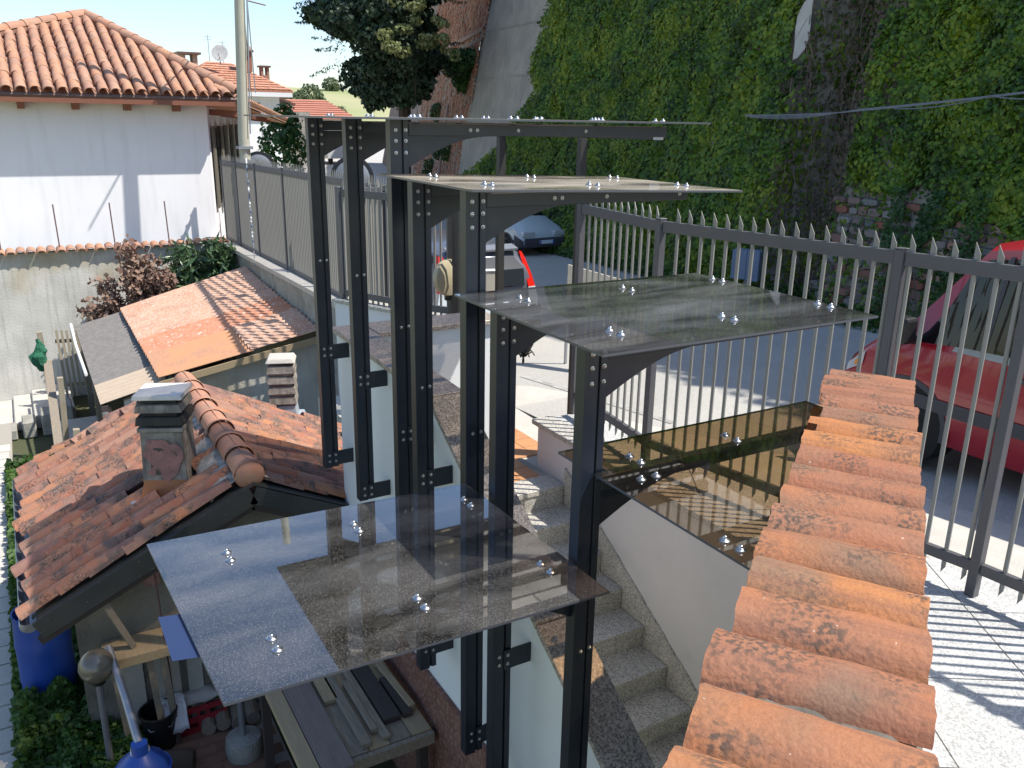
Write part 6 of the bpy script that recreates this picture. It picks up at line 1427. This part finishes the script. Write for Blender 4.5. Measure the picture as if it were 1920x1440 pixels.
# ================================================================ YARD THINGS
TBZ = -3.12
TB = thing('timber_table', 'rough wooden work table carrying old planks, at the foot of the white stair wall', 'table', (-.28, 1.7, -3.83))
for k in range(6): build('top_board', MB().box((-.62 + k * .117, 1.42, TBZ - .03), (-.62 + k * .117 + .112, 2.40, TBZ)), K['wood_pale'] if k % 2 else K['wood_grey'], TB)
build('end_rail', MB().box((-.62, 1.385, TBZ - .07), (.08, 1.415, TBZ - .005)), K['wood_grey'], TB)
for x, y in ((-.58, 1.46), (.04, 1.46), (-.58, 2.35), (.04, 2.35)): build('leg', MB().box((x - .025, y - .025, -3.83), (x + .025, y + .025, TBZ - .032)), K['wood_dark'], TB)
boards = [(-.585, 1.30, 2.6, .085, .03, 'wood_pale', 'pale yellowish board at the left edge of the timber table'), (-.46, 1.33, 2.6, .155, .03, 'wood_red', 'wide grey knotted board on the timber table'),
          (-.325, 1.86, 2.6, .075, .03, 'wood_pale', 'short pale board lying beside the wide knotted board'), (-.275, 1.44, 2.6, .055, .03, 'wood_grey', 'narrow grey batten in the middle of the table'),
          (-.205, 1.52, 1.98, .035, .035, 'wood_grey', 'short white-edged batten near the middle of the table'), (-.165, 1.45, 2.6, .045, .025, 'wood_grey', 'long grey batten left of the dark board'),
          (-.085, 1.56, 2.6, .095, .035, 'wood_dark', 'dark brown board on the timber table'), (.005, 1.56, 1.92, .055, .03, 'wood_dark', 'short dark offcut right of the dark board'),
          (.045, 1.60, 2.05, .038, .04, 'wood_pale', 'split yellow stick near the right edge of the table')]
for (x, y0, y1, w_, h_, mm_, lab) in boards:
    o = build('plank', MB().box((x - w_ / 2, y0, TBZ + .002), (x + w_ / 2, y1, TBZ + .002 + h_)), K[mm_], None, loc=(x, y0, TBZ), bevel=.002); tag(o, lab, 'plank', 'planks on the timber table'); 
    if 'split' in lab: o.rotation_euler = (0, 0, .05)
RC = thing('red_crate', 'red plastic bottle crate on the terracotta pavers', 'crate', (-.66, 4.66, YZ + .02))
for z in (.0, .10, .20): build('rail', MB().box((-.86, 4.53, YZ + .02 + z), (-.46, 4.545, YZ + .07 + z)).box((-.86, 4.785, YZ + .02 + z), (-.46, 4.80, YZ + .07 + z)).box((-.86, 4.546, YZ + .02 + z), (-.845, 4.784, YZ + .07 + z)).box((-.475, 4.546, YZ + .02 + z), (-.46, 4.784, YZ + .07 + z)), K['redplastic'], RC)
for x in (-.86, -.70, -.62, -.48): build('stave', MB().box((x, 4.527, YZ + .02), (x + .022, 4.542, YZ + .27)), K['redplastic'], RC)
build('bottom', MB().box((-.844, 4.547, YZ + .02), (-.476, 4.783, YZ + .035)), K['redplastic'], RC)
def cloth(name, label, cat, x0, x1, y0, y1, z, m, drop=.0):
    mb = MB(); n = 14; vs = []
    for i in range(n + 1):
        for j in range(n + 1):
            a, b = i / n, j / n; x = x0 + (x1 - x0) * a; y = y0 + (y1 - y0) * b; e = max(abs(a - .5), abs(b - .5)) * 2
            vs.append((x + .01 * mnoise.noise(Vector((a * 5, b * 5, 1))), y, z + .035 * mnoise.noise(Vector((a * 4, b * 4, 2))) - (drop * max(0, (.35 - b) / .35) if drop else .05 * e ** 4)))
    o = build(name, mb.add(vs, [(i * (n + 1) + j, (i + 1) * (n + 1) + j, (i + 1) * (n + 1) + j + 1, i * (n + 1) + j + 1) for i in range(n) for j in range(n)]), m, None, smooth=True, loc=((x0 + x1) / 2, (y0 + y1) / 2, z)); tag(o, label, cat); o.modifiers.new('s', 'SOLIDIFY').thickness = .01
cloth('cloth', 'folded pale sack covering the red crate', 'sack', -.88, -.44, 4.56, 4.95, YZ + .34, K['cloth'])
cloth('paper_sheet', 'white paper sheet hanging over the left front of the red crate', 'paper', -.96, -.78, 4.44, 4.66, YZ + .37, K['paper'], .22)
BK = thing('black_bucket', 'black plastic bucket standing left of the red crate', 'bucket', (-1.0, 4.52, YZ + .02))
build('pail', MB().lathe((-1.0, 4.52, YZ + .02), [(.11, 0), (.145, .33), (.155, .33), (.155, .35), (.14, .35), (.105, .03), (.001, .03)], 20), K['black'], BK, smooth=True)
build('handle', MB().tube([(-1.15, 4.52, YZ + .33), (-1.08, 4.40, YZ + .26), (-.92, 4.40, YZ + .26), (-.85, 4.52, YZ + .33)], .004, 5), K['galv'], BK)
SP = thing('steel_prop', 'round steel tube standing in a concrete foot on the terracotta pavers', 'pole', (-.42, 4.08, YZ + .02))
build('tube', MB().tube([(-.42, 4.08, YZ + .1), (-.42, 4.08, -3.75)], .027, 12), K['galv'], SP, smooth=True); build('foot', MB().lathe((-.42, 4.08, YZ + .02), [(.14, 0), (.15, .1), (.14, .17), (.05, .19)], 16), K['concrete_old'], SP, smooth=True)
def barrel(label, x, y, z0, h, r, tilt=None):
    T = thing('blue_barrel', label, 'barrel', (x, y, z0))
    build('drum', MB().lathe((x, y, z0), [(r * .9, 0), (r, .05), (r * 1.02, h * .3), (r * 1.05, h * .34), (r * 1.02, h * .38), (r * 1.02, h * .65), (r * 1.05, h * .69), (r * 1.02, h * .73), (r * .96, h * .97), (r * 1.0, h), (r * .93, h), (r * .90, h * .9), (r * .9, h * .75), (.001, h * .74)], 28), K['blue'], T, smooth=True)
    return T
barrel('big blue open barrel standing in the grass under the corner of the gutter', -1.76, 5.60, YZ, .95, .215)
n = 7000; gx = rng.uniform(-2.0, -1.5, n); gy = rng.uniform(4.6, 5.38, n)
P = np.stack([gx, gy, YZ + .02 + rng.uniform(0, .50, n) * np.array([.6 + .6 * mnoise.noise(Vector((a * 5, b * 5, 2))) for a, b in zip(gx, gy)])], 1)
tag(leaves('tall_grass', P, np.tile([0, -.4, .6], (n, 1)), .06, K['grass'], droop=1.0, jitter=.9), 'tall grass tufts in front of the big blue barrel', 'grass')
b2 = barrel('blue drum at the bottom edge below the grey downpipe', -1.22, 3.55, YZ, .62, .20)
build('neck', MB().lathe((-1.22, 3.55, YZ + .60), [(.195, 0), (.16, .08), (.06, .16), (.055, .24)], 20), K['blue'], b2, smooth=True)
DP = thing('downpipe', 'grey plastic downpipe slanting from the shed gable into the blue drum', 'pipe', (-1.22, 3.7, -4.3))
build('pipe', MB().tube([(-1.30, 4.38, -3.95), (-1.25, 4.0, -4.15), (-1.22, 3.57, -4.28)], .03, 10), K['galv'], DP, smooth=True); build('collar', MB().lathe((-1.22, 3.56, -4.36), [(.06, 0), (.065, .03), (.05, .09)], 14), K['chim_cap'], DP, smooth=True)
GLB = thing('globe_lamp', 'dusty round globe garden lamp on a thin post beside the shed', 'lamp', (-1.40, 4.28, YZ))
build('globe', MB().lathe((-1.40, 4.28, -4.02), [(.001, -.13), (.05, -.12), (.092, -.092), (.12, -.05), (.13, 0), (.12, .05), (.092, .092), (.05, .12), (.001, .13)], 22), K['globe'], GLB, smooth=True)
build('pole', MB().tube([(-1.40, 4.28, YZ), (-1.40, 4.28, -4.16)], .025, 8), K['grey_plastic'], GLB); build('collar', MB().lathe((-1.40, 4.28, -4.17), [(.05, 0), (.06, .03), (.03, .06)], 12), K['black'], GLB)
LG = thing('log', 'thick log lying at the edge of the grass by the bucket', 'log', (-1.0, 4.15, YZ)); build('trunk_piece', MB().lathe((-1.15, 4.22, YZ + .10), [(.09, 0), (.10, .05), (.10, .32), (.085, .36)], 14, (1, -.35, 0)), K['bark'], LG, smooth=True)

# the yard lies nearer and higher than it was drawn: bring its things to their true place and size
KS = .752
for o in list(bpy.data.objects):
    nm = o.name.split('.')[0]
    if o.parent is None and nm in ('yard_ground', 'yard_paving', 'garden_path', 'grass', 'tall_grass', 'herb_bush', 'tiled_shed', 'chimney', 'red_crate', 'cloth', 'paper_sheet',
                                   'black_bucket', 'steel_prop', 'blue_barrel', 'downpipe', 'globe_lamp', 'log'):
        o.location = CAM + KS * (o.location - CAM); o.scale = (KS, KS, KS)
struct('lower_ground', MB().prism([(-6, 8.2), (2.0, 8.2), (2.0, 16), (-6, 16)], -5.4, -5.11), K['soil'])
